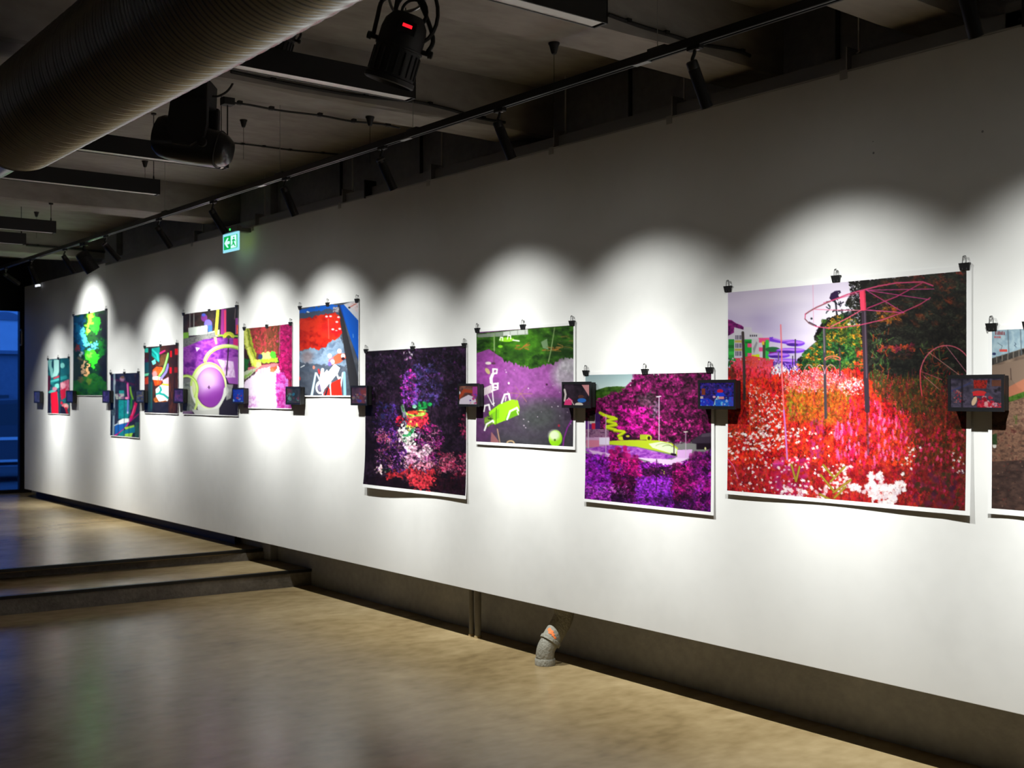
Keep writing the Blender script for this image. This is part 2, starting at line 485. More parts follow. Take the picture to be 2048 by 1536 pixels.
for i in range(nrow - 1):
    for k in range(seg):
        j = k + 1
        if j < seg:
            faces.append((i * seg + k, i * seg + j, (i + 1) * seg + j, (i + 1) * seg + k))
        else:
            a = i + len(rib)
            if a + 1 < nrow:
                faces.append((i * seg + k, a * seg, (a + 1) * seg, (i + 1) * seg + k))
me = bpy.data.meshes.new('spiral_body'); me.from_pydata(verts, [], faces); me.materials.append(M['duct']); me.shade_smooth(); me.set_sharp_from_angle(angle=math.radians(50))
o = bpy.data.objects.new('spiral_body', me); COL.objects.link(o); o.parent = du
bm = bmesh.new(); bm_lathe(bm, (XD + 0.012, DY, DZ), (-1, 0, 0), [(0, DR + 0.004), (0.012, DR + 0.006), (0.03, DR + 0.002), (0.06, 0.200), (0.075, 0.183)], 64)
obj('reducer', bm, 'duct', du, smooth=True)
bm = bmesh.new(); bm_tube(bm, [(XD - 0.06, DY, DZ), (-16.6, DY, DZ)], 0.181, 48)
obj('straight_pipe', bm, 'duct', du, smooth=True)
for x in (XD - 0.9, XD - 2.5, XD - 4.2, XD - 6.0):
    bm = bmesh.new(); bm_lathe(bm, (x, DY, DZ), (-1, 0, 0), [(0, 0.182), (0.004, 0.187), (0.03, 0.187), (0.034, 0.182)], 48)
    obj('joint_band', bm, 'duct', du, smooth=True)
for x in (-1.9, 0.7):
    bm = bmesh.new()
    bm_tube(bm, [(x, DY + (DR + 0.012) * math.cos(t), DZ + (DR + 0.012) * math.sin(t)) for t in [2 * math.pi * k / 40 for k in range(41)]], 0.006, 6)
    bm_cyl(bm, (x, DY, DZ + DR + 0.01), (x, DY, ZS), 0.005, seg=8)
    obj('hanger_strap', bm, 'steel', du)

# ---- linear pendant lights, all square to the wall
ZF = 2.95
YF = 2.89
ends = [(1215, 47), (831, 197), (457, 336), (320, 389), (112, 466), (52, 489)]
PL = ['nearest black linear pendant light, cut by the top of the picture', 'black linear pendant light behind the spotlight with the red display', 'black linear pendant light behind the hooded moving-head light', 'black linear pendant light beyond the end of the ribbed duct', 'second farthest black linear pendant light, at the left edge', 'farthest black linear pendant light, short piece at the left edge']
def make_pendant(i, u, v):
    pe = on_z(u, v, ZF)
    x, y1 = pe.x, pe.y
    y0 = y1 - 1.06
    t = thing('linear_pendant_light', (x, y1, ZF), PL[i], 'pendant light', 'linear pendant lights')
    bm = bmesh.new()
    w = 0.072
    # housing: open below, sides reach a little under the diffuser
    for a, b_ in (((x - 0.005, x)), ((x - w, x - w + 0.005))):
        bm_box(bm, a, y0, ZF, b_, y1, ZF + 0.10)
    bm_box(bm, x - w + 0.005, y0, ZF + 0.093, x - 0.005, y1, ZF + 0.10)
    obj('housing', bm, 'black', t)
    box_obj('diffuser', x - w + 0.005, y0 + 0.004, ZF + 0.003, x - 0.005, y1 - 0.016, ZF + 0.012, 'diffuser', t)
    for ya in (y0 - 0.002, y1 - 0.004):
        box_obj('end_cap', x - w, ya, ZF, x, ya + 0.006, ZF + 0.10, 'black', t)
    for ya in (y0 + 0.12, y1 - 0.03):
        zc = ZB if any(a <= x - w / 2 <= b_ for a, b_ in BEAMS) else ZS
        bm = bmesh.new(); bm_cyl(bm, (x - w / 2, ya, ZF + 0.10), (x - w / 2, ya, zc), 0.0028, seg=6)
        bm_lathe(bm, (x - w / 2, ya, ZF + 0.10), (0, 0, 1), [(0, 0.006), (0.02, 0.006), (0.03, 0.003)], 8)
        bm_lathe(bm, (x - w / 2, ya, zc), (0, 0, -1), [(0, 0.018), (0.01, 0.018), (0.014, 0.006)], 10)
        obj('suspension_wire', bm, 'cable', t)
for i, (u, v) in enumerate(ends):
    make_pendant(i, u, v)

# ---- track with its wires
YT = 3.42
ZT = EYE + 0.4089 * YT           # underside of the track
TW = 0.036
tr = thing('lighting_track', (-8, YT, ZT), 'long black lighting track hung in front of the white wall', 'track')
cuts = [2.4] + [x_at(u, YT) for u in (1284, 812, 524)] + [-12.2, -16.0]
for a, b_ in zip(cuts[:-1], cuts[1:]):
    bm = bmesh.new()
    # square profile with an open slot below
    o_ = [(-TW / 2, 0), (-0.008, 0), (-0.008, 0.016), (-0.013, 0.016), (-0.013, 0.026), (0.013, 0.026), (0.013, 0.016), (0.008, 0.016), (0.008, 0), (TW / 2, 0), (TW / 2, 0.034), (-TW / 2, 0.034)]
    bm_prism(bm, o_, b_ + 0.001, a - 0.001, lambda p_, q_, z: (z, YT + p_, ZT + q_))
    ol = obj('track_length', bm, 'track', tr)
    box_obj('edge_highlight', b_ + 0.001, YT - 0.012, ZT - 0.0015, a - 0.001, YT - 0.0085, ZT, 'wire', ol)  # bright strip standing in for light caught along the track's lower edge
for x in cuts[1:-1]:
    box_obj('joint_cover', x - 0.045, YT - 0.014, ZT - 0.004, x + 0.045, YT + 0.014, ZT + 0.002, 'wire', tr, bevel=0.001)
for u in (1315, 826, 560, 330):
    x = x_at(u, YT)
    box_obj('suspension_clip', x - 0.05, YT - 0.012, ZT + 0.034, x + 0.05, YT + 0.012, ZT + 0.046, 'black', tr, bevel=0.002)
    zc = ZB if any(a <= x <= b_ for a, b_ in BEAMS) else ZS
    tube_obj('suspension_wire', [(x, YT, ZT + 0.04), (x, YT, zc)], 0.0016, 'wire', tr, 6)

# ---- cone shaped ceiling cups with the thin wires of the track
CUPS = [(1108, 86, 'beam'), (740, 234, 'beam'), (487, 240, 'slab'), (290, 322, 'slab'), (73, 424, 'slab')]
CL = ['black conical wire cup on the beam between the first two pendant lights', 'black conical wire cup on the beam right of the clipped ceiling cable', 'black conical wire cup on the slab right of the moving-head light', 'black conical wire cup just under the moving-head light', 'farthest black conical wire cup above the far pendant lights']
cup_me = None
for i, (u, v, k) in enumerate(CUPS):
    z = ZB if k == 'beam' else ZS
    pc = on_z(u, v, z)
    t = thing('ceiling_cup', (pc.x, pc.y, z - 0.05), CL[i], 'ceiling cup', 'conical ceiling cups')
    if cup_me is None:
        bm = bmesh.new(); bm_lathe(bm, (0, 0, 0.051), (0, 0, -1), [(0, 0.026), (0.006, 0.026), (0.012, 0.022), (0.046, 0.013), (0.052, 0.009)], 16)
        cup_me = to_mesh('cone', bm, 'blackmatt', True)
        bm = bmesh.new(); bm_cyl(bm, (0, 0, 0.002), (0, 0, -0.22), 0.0014, seg=6)
        cupw_me = to_mesh('drop_wire', bm, 'cable')
    inst('cone', cup_me, t); inst('drop_wire', cupw_me, t)

# ---- track spots
# (pixel of the mount on the track, X on the wall the beam is aimed at, tilt from vertical, size)
SPOTS = [(1931, -2.02, 28, 1), (1390, -3.14, 28, 1), (1000, -4.26, 26, 1), (765, -5.44, 28, 1), (572, -6.61, 25, 1), (427, -7.80, 34, 1), (318, -8.85, 36, 1), (212, -10.02, 43, 1), (130, -11.30, 34, 1), (63, -12.40, 22, 1), (12, -13.40, 56, 1), (-46, -14.70, 26, 1), (2580, -0.85, 28, 1)]
SL = ['largest black tube spotlight, at the top right corner', 'black tube spotlight on the track above the purple forest print', 'black tube spotlight third from the right on the track', 'black tube spotlight with a pale ring, fourth from the right on the track', 'black tube spotlight halfway along the track, left of the one with a pale ring', 'black tube spotlight partly covering the green exit sign', 'black tube spotlight next left of the exit sign', 'black tube spotlight just right of the wide barrel spotlight', 'black tube spotlight just left of the wide barrel spotlight', 'farthest visible black tube spotlight at the left end of the track', 'black tube spotlight at the far left edge above the glazing', 'black tube spotlight past the left edge of the track', 'black tube spotlight past the right edge of the picture']
LT = 0.195                        # tube length
bm = bmesh.new(); bm_lathe(bm, (0, 0, 0), (0, 0, -1), [(0, 0.018), (0.004, 0.0235), (0.03, 0.0245), (0.032, 0.0235), (0.034, 0.0245), (LT, 0.0245), (LT, 0.020), (LT - 0.02, 0.019)], 24)
tube_me = to_mesh('tube', bm, 'black', True)
bm = bmesh.new(); bm_lathe(bm, (0, 0, -(LT - 0.022)), (0, 0, -1), [(0, 0.0185), (0.003, 0.0185)], 20)
lens_me = to_mesh('lens', bm, 'lens')
bm = bmesh.new(); bm_box(bm, -0.035, -0.014, -0.016, 0.035, 0.014, 0.008); bmesh.ops.bevel(bm, geom=list(bm.edges), offset=0.002, segments=1, affect='EDGES')
adap_me = to_mesh('track_adapter', bm, 'blackmatt')
bm = bmesh.new(); bm_tube(bm, smooth_path([(0, 0, -0.014), (-0.004, 0.0, -0.03), (-0.008, -0.006, -0.05), (-0.006, -0.010, -0.070)], 4), 0.0075, 10)
stem_me = to_mesh('stem', bm, 'black', True)
bm = bmesh.new(); bm_lathe(bm, (0.018, -0.004, -0.0165), (0, 0, -1), [(0, 0.008), (0.004, 0.008), (0.005, 0.004)], 12)
latch_me = to_mesh('latch', bm, 'wire')
# estimated light distribution of the spot heads: hot core, soft field, spill cut off by the tube
def ies_text(cut):
    ang = list(range(0, 91, 2))
    val = []
    for a in ang:
        v = 8.0 * math.exp(-(a / 14.5) ** 2) + 2.6 * math.exp(-(a / 25.0) ** 2) + 0.50
        k = min(1.0, max(0.0, (cut + 4 - a) / 15.0)); k = k * k * (3 - 2 * k)
        w = min(1.0, max(0.0, (90 - a) / 48.0)); tail = 0.024 * w * w * (3 - 2 * w)   # assumed stray light from the tube, added to brighten the upper wall
        val.append((v * k + tail) * 1000)
    t = bpy.data.texts.new('spot_distribution')
    t.write('IESNA:LM-63-1995\n[TEST] spot\nTILT=NONE\n1 1000 1 %d 1 1 2 0 0 0\n1 1 10\n' % len(ang))
    t.write(' '.join('%d' % a for a in ang) + '\n0\n' + ' '.join('%.1f' % v for v in val) + '\n')
    return t
IES = {}
def spot_light(name, parent, loc, rot, power, cut):
    ld = bpy.data.lights.new(name, 'SPOT')
    ld.energy = power; ld.color = SPOT_COL
    ld.spot_size = math.radians(178); ld.spot_blend = 0.0; ld.shadow_soft_size = 0.016
    ld.use_nodes = True
    nt = ld.node_tree; em = nt.nodes['Emission']
    nd = nt.nodes.new('ShaderNodeTexIES'); nd.mode = 'INTERNAL'
    if cut not in IES: IES[cut] = ies_text(cut)
    nd.ies = IES[cut]; nd.inputs['Strength'].default_value = 1.0
    nt.links.new(nd.outputs[0], em.inputs['Strength'])
    lo = bpy.data.objects.new(name, ld); COL.objects.link(lo)
    lo.parent = parent; lo.location = loc; lo.rotation_euler = rot
    return lo
for i, (u, xa, tilt, sz) in enumerate(SPOTS):
    x = x_at(u, YT)
    t = thing('track_spotlight', (x, YT, ZT), SL[i], 'spotlight', 'tube spotlights on the track')
    inst('track_adapter', adap_me, t); inst('stem', stem_me, t); inst('latch', latch_me, t)
    # swing towards the wall, and a little sideways to the aim
    th = math.radians(tilt)
    pan = math.atan2(xa - x, (DW - YT) * 1.0) * 0.75
    d = Vector((math.sin(th) * math.sin(pan), math.sin(th) * math.cos(pan), -math.cos(th)))
    q = Vector((0, 0, -1)).rotation_difference(d).to_euler()
    pivot = Vector((-0.006, -0.012, -0.068))
    inst('tube', tube_me, t, pivot - d * 0.008, q)
    ln = inst('lens', lens_me, t, pivot - d * 0.008, q)
    if i == 3 or i == 7:
        bm = bmesh.new(); bm_lathe(bm, (0, 0, -0.012), (0, 0, -1), [(0, 0.0250), (0.008, 0.0252)], 24)
        inst('ring', to_mesh('ring', bm, 'wire', True), t, pivot - d * 0.008, q)
    spot_light('spot_lamp', t, pivot + d * (LT + 0.003), q, SPOT_W, SP_ANG.get(i, 44))

# ---- the wide barrel spot among them
x = x_at(168, YT)
t = thing('barrel_spotlight', (x, YT, ZT), 'wide barrel spotlight at the far end of the track', 'spotlight')
bm = bmesh.new(); bm_box(bm, x - 0.07, YT - 0.02, ZT - 0.03, x + 0.07, YT + 0.02, ZT + 0.004)
obj('track_adapter', bm, 'blackmatt', t, bevel=0.003)
bm = bmesh.new(); bm_tube(bm, [(x, YT, ZT - 0.02), (x, YT, ZT - 0.10)], 0.014, 10); obj('stem', bm, 'black', t)
dd = Vector((0.10, 0.52, -0.80)).normalized()
hp = Vector((x, YT - 0.03, ZT - 0.09))
bm = bmesh.new(); bm_lathe(bm, hp, dd, [(0, 0.045), (0.012, 0.06), (0.05, 0.064), (0.052, 0.060), (0.058, 0.060), (0.06, 0.064), (0.20, 0.066), (0.20, 0.056), (0.17, 0.05)], 28)
obj('barrel', bm, 'black', t, smooth=True)
bm = bmesh.new(); bm_lathe(bm, hp - dd * 0.004, dd, [(0, 0.02), (0.004, 0.042)], 20); obj('rear_cap', bm, 'blackmatt', t)

# ---- can spotlight with a red display, hung on a yoke, and a second one behind
def make_par(origin, label, ceil, scale=1.0, full=True):
    x, y, z = origin                     # centre of the can
    t = thing('can_spotlight', (x, y, z), label, 'stage light', 'can spotlights under the ceiling')
    k = scale
    # the can leans: its open end points down to the left of the picture
    d = Vector((-0.30, -0.16, -0.94)).normalized()
    rt = Vector((SA, CA, 0))             # towards picture right
    sd = (rt - d * rt.dot(d)).normalized()
    c = Vector((x, y, z))
    bm = bmesh.new()
    prof = [(-0.135, 0.03), (-0.13, 0.07), (-0.09, 0.098), (-0.05, 0.106), (0.02, 0.106), (0.022, 0.112), (0.03, 0.112), (0.032, 0.106), (0.16, 0.108), (0.165, 0.118), (0.185, 0.118), (0.19, 0.108), (0.17, 0.100)]
    bm_lathe(bm, c, d, [(h * k, r * k) for h, r in prof], 40)
    obj('can', bm, 'blackmatt', t, smooth=True)
    # cooling ribs round the barrel
    dd_, a_, b_ = frame_of(d)
    for n in range(20):
        an = 2 * math.pi * n / 20
        rr = a_ * math.cos(an) + b_ * math.sin(an)
        p0 = c + d * 0.045 * k + rr * 0.108 * k; p1 = c + d * 0.15 * k + rr * 0.109 * k
        bm = bmesh.new(); bm_tube(bm, [p0, p1], 0.0045 * k, 6); obj('cooling_rib', bm, 'blackgloss', t)
    # display on the back of the can, towards the room
    fw = Vector((CA, -SA, 0)); fw = (fw - d * fw.dot(d)).normalized()
    if full:
        pp = c - d * 0.062 * k + fw * 0.105 * k + sd * 0.028 * k
        bm = bmesh.new(); bm_prism(bm, [(-0.040, -0.028), (0.040, -0.028), (0.040, 0.028), (-0.040, 0.028)], -0.02, 0.006, lambda p_, q_, w: pp + sd * p_ * k - d * q_ * k + fw * w * k)
        pn = obj('control_panel', bm, 'blackgloss', t)
        bm = bmesh.new(); bm_prism(bm, [(-0.022, 0.000), (0.022, -0.002), (0.022, 0.012), (-0.022, 0.014)], 0.0062, 0.009, lambda p_, q_, w: pp + sd * p_ * k - d * q_ * k + fw * w * k)
        bmesh.ops.translate(bm, vec=-wloc(t), verts=bm.verts)
        dis = bpy.data.objects.new('display', to_mesh('display', bm, 'led_red')); COL.objects.link(dis); dis.parent = pn
    # yoke, knobs, clamp
    top = c + Vector((0, 0, 0.215 * k)) + rt * 0.0
    pv = c + d * 0.01 * k
    path = [pv - sd * 0.130 * k, pv - sd * 0.135 * k - d * 0.08 * k, top - rt * 0.085 * k - Vector((0, 0, 0.02 * k)), top - rt * 0.03 * k, top + rt * 0.03 * k, top + rt * 0.085 * k - Vector((0, 0, 0.02 * k)), pv + sd * 0.135 * k - d * 0.08 * k, pv + sd * 0.130 * k]
    bm = bmesh.new(); bm_tube(bm, smooth_path(path, 5), 0.0105 * k, 8); obj('yoke', bm, 'black', t, smooth=True)
    for sg in (-1, 1):
        bm = bmesh.new(); bm_lathe(bm, pv + sd * sg * 0.106 * k, sd * sg, [(0, 0.012 * k), (0.03 * k, 0.012 * k), (0.032 * k, 0.02 * k), (0.05 * k, 0.018 * k), (0.053 * k, 0.01 * k)], 14)
        obj('knob', bm, 'blackgloss', t, smooth=True)
    bm = bmesh.new(); bm_cyl(bm, top - Vector((0, 0, 0.01)), (top.x, top.y, ceil), 0.013 * k, seg=12)
    bm_lathe(bm, (top.x, top.y, ceil), (0, 0, -1), [(0, 0.045 * k), (0.012, 0.045 * k), (0.016, 0.02 * k)], 16)
    obj('hanging_clamp', bm, 'black', t, smooth=True)
    if full:
        # looped cables on the right of the yoke
        for (r1, r2, ph, off) in ((0.085, 0.125, 0.0, 0.065), (0.062, 0.07, 0.4, 0.045), (0.05, 0.05, -0.3, 0.055)):
            pts = []
            for s_ in range(17):
                a = math.pi * (1.05 - 1.45 * s_ / 16) + ph
                pts.append(top + rt * (off + r1 * math.cos(a)) + Vector((0, 0, -0.065 + r2 * math.sin(a))) + fw * 0.012 * s_ / 16)
            bm = bmesh.new(); bm_tube(bm, pts, 0.008 if r1 > 0.08 else 0.006, 7); obj('cable_loop', bm, 'cable', t, smooth=True)
        bm = bmesh.new(); bm_tube(bm, smooth_path([top - rt * 0.05, top - rt * 0.02 + Vector((0, 0, -0.06)), top + rt * 0.06 + Vector((0, 0, -0.05)), top + rt * 0.10 + Vector((0, 0, -0.01))], 5), 0.006, 7); obj('safety_cable', bm, 'wire', t, smooth=True)
    return t
pr = ray(801, 86); tt = 4.57
make_par(tuple(Vector((0, 0, EYE)) + pr * tt), 'black can spotlight with a glowing red display on a yoke', ZB, 0.86)
pr = ray(566, 70); tt = 5.35
make_par(tuple(Vector((0, 0, EYE)) + pr * tt), 'smaller dark can spotlight half hidden behind the ribbed duct', ZS, 0.55, False)

# ---- moving-head light in a dark hood
def make_moving_head():
    dist = 5.92
    C = lambda u, v, k=0.0: Vector((0, 0, EYE)) + ray(u, v) * (dist + k)
    base = C(395, 200)
    t = thing('moving_head_light', (base.x, base.y, ZB), 'black hooded moving-head stage light hanging under a beam', 'stage light')
    rt = Vector((SA, CA, 0)); fw = Vector((-CA, SA, 0)); up = Vector((0, 0, 1))
    px = dist / FPX
    # base box under the beam
    o_ = C(396, 185)
    bm = bmesh.new(); bm_prism(bm, [(-42, -28), (28, -28), (30, 24), (-40, 26)], -0.10, 0.10, lambda a, b, w: o_ + rt * a * px + up * b * px + fw * w)
    obj('base', bm, 'blackmatt', t, bevel=0.012)
    bm = bmesh.new(); bm_cyl(bm, o_ + up * 24 * px, (o_.x, o_.y, ZB), 0.02, seg=12); obj('hanging_clamp', bm, 'black', t)
    # two yoke arms, near and far
    for k_, w0 in ((0, -0.135), (1, 0.085)):
        bm = bmesh.new()
        out = [(-44, 6), (28, 6), (27, -45), (22, -70), (-6, -88), (-40, -84), (-52, -50)]
        bm_prism(bm, out, w0, w0 + 0.05, lambda a, b, w: C(400, 214) + rt * a * px + up * b * px + fw * w)
        obj('yoke_arm', bm, 'blackmatt', t, bevel=0.010)
    # the head: rounded body lofted along its axis, from the lens end (left) to the rear (right)
    secs = [(316, 268, 34, 0.085), (326, 272, 41, 0.098), (345, 278, 42, 0.105), (380, 287, 40, 0.108), (410, 294, 38, 0.108), (436, 299, 35, 0.102), (452, 302, 30, 0.09), (461, 304, 22, 0.07), (464, 305, 12, 0.04)]
    bm = bmesh.new(); rings = []
    ax = (C(464, 305) - C(316, 268)).normalized(); side = fw; hh = ax.cross(side).normalized()
    for u, v, h, w in secs:
        c = C(u, v); ring = []
        for n in range(28):
            a = 2 * math.pi * n / 28
            ca_, sa_ = math.cos(a), math.sin(a)
            e = 0.72
            ring.append(bm.verts.new(c + side * w * math.copysign(abs(ca_) ** e, ca_) + hh * h * px * math.copysign(abs(sa_) ** e, sa_)))
        rings.append(ring)
    for i in range(len(rings) - 1):
        for n in range(28):
            j = (n + 1) % 28
            bm.faces.new((rings[i][n], rings[i][j], rings[i + 1][j], rings[i + 1][n]))
    bm.faces.new(rings[0][::-1]); bm.faces.new(rings[-1])
    obj('head', bm, 'blackgloss', t, smooth=True)
    lx = C(316, 268)
    bm = bmesh.new(); bm_lathe(bm, lx + ax * 0.005, -ax, [(0, 0.080), (0.012, 0.080), (0.014, 0.06), (0.006, 0.04)], 28); obj('lens_ring', bm, 'blackmatt', t, smooth=True)
    bm = bmesh.new()
    for u in (440,):
        c = C(440, 300)
        ring = [c + side * 0.104 * math.copysign(abs(math.cos(a)) ** .72, math.cos(a)) + hh * 36 * px * math.copysign(abs(math.sin(a)) ** .72, math.sin(a)) for a in [2 * math.pi * n / 32 for n in range(33)]]
        bm_tube(bm, ring, 0.004, 6)
    obj('seam', bm, 'blackmatt', t)
    pv = C(404, 284, -0.135)
    bm = bmesh.new(); bm_lathe(bm, pv, -fw, [(-0.01, 0.024), (0.008, 0.022), (0.012, 0.012)], 18); obj('tilt_hub', bm, 'blackmatt', t, smooth=True)
    bm = bmesh.new(); bm_tube(bm, smooth_path([C(467, 145), C(466, 165), C(455, 182), C(438, 192), C(424, 193)], 6), 0.006, 8); obj('power_cable', bm, 'cable', t, smooth=True)
make_moving_head()

# ---- cables clipped to the beams and the slab
def cable(name, label, pts, r=0.006, clips=0, clip_z=None, group='cables on the ceiling'):
    pts = smooth_path(pts, 8)
    mid = pts[0]
    t = thing(name, tuple(mid), label, 'cable', group)
    tube_obj('cable_run', pts, r, 'cable', t, 7)
    for k in range(clips):
        p_ = pts[int((k + 0.5) / clips * (len(pts) - 1))]
        box_obj('clip', p_.x - 0.012, p_.y - 0.012, p_.z - 0.006, p_.x + 0.012, p_.y + 0.012, p_.z + 0.014, 'cable', t)
    return t
xb = -5.80
cable('ceiling_cable', 'thin black cable clipped along the beam edge, right of the moving-head light', [on_x(u, v, xb - 0.006) for u, v in ((462, 205), (500, 210), (560, 221), (640, 231), (700, 242), (760, 248), (800, 256))], 0.006, 5)
jb = on_x(455, 204, xb - 0.02)
t = thing('junction_box', tuple(jb), 'small black junction box above the moving-head light', 'junction box')
box_obj('box', jb.x - 0.03, jb.y - 0.03, jb.z - 0.018, jb.x + 0.03, jb.y + 0.03, jb.z + 0.024, 'blackmatt', t, bevel=0.003)
tube_obj('lead', [jb, jb + Vector((0, 0, -0.2))], 0.004, 'cable', t, 6)
cable('ceiling_cable', 'thin black cable running over the bare slab behind the moving-head light', [on_z(u, v, ZS - 0.008) for u, v in ((466, 286), (520, 292), (590, 301), (680, 309))], 0.006, 4)
cable('ceiling_cable', 'black cable on the beam face under the spotlight with the red display', [on_x(u, v, -5.492) for u, v in ((462, 143), (560, 164), (680, 186), (760, 196), (835, 204), (900, 219), (960, 236), (1010, 245))], 0.009, 4)
cable('ceiling_cable', 'black cable on the nearest beam face behind the first tube spotlight', [on_x(u, v, -3.702) for u, v in ((1216, 29), (1280, 52), (1340, 70), (1400, 88), (1470, 100), (1500, 112))], 0.009, 4)
cable('ceiling_cable', 'black cable on the far beam face at the left edge', [on_x(u, v, -13.592) for u, v in ((52, 490), (90, 493), (130, 496), (190, 502), (250, 508))], 0.012, 3)

# ---- rods that carry the white wall, with their brackets
RODS = [(1709, 'the largest spotlight'), (1360, 'the second largest tube spotlight'), (1123, 'the first conical wire cup'), (876, 'the third tube spotlight, right of it'), (698, 'the spotlight with a pale ring, left of it'), (523, 'the exit sign'), (400, 'the spotlight next to the exit sign')]
RL = ['thin steel hanging rod and bracket on the wall top near the top right corner', 'thin steel hanging rod on the wall top over the magenta forest print', 'tall thin steel hanging rod in front of the grey rear duct', 'thin steel hanging rod on the wall top over the dark forest print', 'thin steel hanging rod on the wall top over the blue pool print', 'thin steel hanging rod on the wall top just right of the exit sign', 'thin steel hanging rod on the wall top left of the exit sign']
rod_me = None
for i, (u, _n) in enumerate(RODS):
    x = x_at(u, DW + 0.08)
    t = thing('hanging_rod', (x, DW + 0.08, TOPZ), RL[i], 'hanging rod', 'rods carrying the white wall')
    if rod_me is None:
        bm = bmesh.new(); bm_cyl(bm, (0, 0.032, -0.02), (0, 0.032, ZS - TOPZ), 0.006, seg=8); rod_me = to_mesh('rod', bm, 'steel', True)
        bm = bmesh.new(); bm_box(bm, -0.02, -0.083, -0.03, 0.02, -0.079, 0.012); bm_box(bm, -0.02, -0.083, 0.008, 0.02, 0.04, 0.012); bm_box(bm, -0.003, -0.06, 0.012, 0.003, 0.03, 0.12); bm_box(bm, -0.02, 0.005, 0.10, 0.02, 0.05, 0.105)
        brk_me = to_mesh('bracket', bm, 'steel')
        bm = bmesh.new(); bm_lathe(bm, (0, 0.032, 0.105), (0, 0, 1), [(0, 0.011), (0.01, 0.011), (0.012, 0.007)], 6); nut_me = to_mesh('nut', bm, 'steel')
    inst('rod', rod_me, t); inst('bracket', brk_me, t); inst('nut', nut_me, t)
for u, lab in ((724, 'grey steel clamp plate on the wall top over the blue pool print'), (2024, 'grey steel clamp plate on the wall top in the top right corner')):
    x = x_at(u, DW)
    t = thing('clamp_plate', (x, DW, TOPZ), lab, 'clamp')
    box_obj('plate', x - 0.055, DW + 0.052, TOPZ + 0.007, x + 0.045, DW + 0.06, TOPZ + 0.12, 'railgrey', t)
    box_obj('jaw', x + 0.045, DW - 0.01, TOPZ - 0.005, x + 0.055, DW + 0.09, TOPZ + 0.13, 'black', t)
    for dz in (0.045, 0.075):
        bm = bmesh.new(); bm_lathe(bm, (x - 0.01 + dz * 0.3, DW + 0.052, TOPZ + dz), (0, -1, 0), [(0, 0.008), (0.004, 0.006)], 10); obj('bolt', bm, 'black', t)

# ---- pipes and leads on the rear wall, above and below the display wall
for u, lab in ((1260, 'black lead down the rear wall left of the nearest tube spotlight'), (842, 'black lead down the rear wall left of the third tube spotlight'), (682, 'black lead down the rear wall left of the clamp plate'), (1675, 'black lead down the rear wall near the top right corner')):
    x = x_at(u, YR - 0.01)
    o = tube_obj('wall_lead', [(x, YR - 0.008, 2.2), (x, YR - 0.008, ZS)], 0.012, 'cable')
    tag(o, lab, 'cable', 'leads on the rear wall')
x = x_at(1090, 4.55)
t = thing('rear_duct', (x, 4.55, 3.0), 'grey bent air duct going down behind the white wall', 'duct')
bm = bmesh.new(); bm_tube(bm, smooth_path([(x - 0.35, 4.545, ZS), (x - 0.35, 4.545, 3.34), (x - 0.28, 4.548, 3.2), (x - 0.05, 4.55, 3.05), (x + 0.1, 4.55, 2.9), (x + 0.1, 4.55, 2.4)], 6), 0.082, 28)
obj('bent_pipe', bm, 'pvcold', t, smooth=True)
bm = bmesh.new(); bm_lathe(bm, (x - 0.35, 4.545, 3.38), (0, 0, -1), [(0, 0.083), (0.004, 0.09), (0.03, 0.09), (0.034, 0.083)], 28); obj('collar', bm, 'pvcold', t, smooth=True)

for u, r, lab in ((943, 0.016, 'thinner of the two upright conduits under the white wall'), (956, 0.021, 'thicker of the two upright conduits under the white wall')):
    pb = on_z(u, 1274, 0.0)
    t = thing('conduit', (pb.x, 4.50, 0), lab, 'pipe', 'upright conduits under the white wall')
    X_ = x_at(u, 4.50)
    t.location.x = X_
    tube_obj('pipe', [(X_, 4.50, 0), (X_, 4.50, 0.7)], r, 'pvcold', t, 16)
    bm = bmesh.new(); bm_lathe(bm, (X_, 4.50, 0), (0, 0, 1), [(0, r + 0.006), (0.006, r + 0.005), (0.016, r + 0.002)], 18); obj('mortar_foot', bm, 'floor', t, smooth=True)

pb = on_z(1085, 1330, 0.0)
PX, PY = pb.x, 4.365
t = thing('drain_pipe', (PX, PY, 0), 'dusty grey plastic drain elbow with orange paint mark on the floor', 'pipe')
lower = smooth_path([(PX, PY, 0.03), (PX, PY, 0.06), (PX, PY + 0.012, 0.10), (PX + 0.004, PY + 0.045, 0.145)], 6)
bm = bmesh.new(); bm_tube(bm, lower, 0.055, 36); obj('lower_elbow', bm, 'pvc', t, smooth=True)
bm = bmesh.new(); bm_lathe(bm, (PX, PY, 0), (0, 0, 1), [(0, 0.058), (0.001, 0.061), (0.034, 0.061), (0.040, 0.056)], 36); obj('floor_collar', bm, 'pvc', t, smooth=True)
e0 = Vector(lower[-1]); ed = (Vector(lower[-1]) - Vector(lower[-3])).normalized()
upper = smooth_path([e0 - ed * 0.02, e0 + ed * 0.03, e0 + ed * 0.075, e0 + ed * 0.12 + Vector((0, 0.004, 0.012)), e0 + ed * 0.15 + Vector((0, 0.0, 0.05)), e0 + ed * 0.15 + Vector((0, 0.0, 0.3))], 6)
bm = bmesh.new(); bm_tube(bm, upper, [0.062 if i < 3 else 0.060 for i in range(len(upper))], 36); ue = obj('upper_elbow', bm, 'pvc', t, smooth=True)
bm = bmesh.new(); bm_lathe(bm, e0 - ed * 0.022, ed, [(0, 0.060), (0.002, 0.066), (0.02, 0.066), (0.024, 0.061)], 36); obj('socket_ring', bm, 'pvc', t, smooth=True)
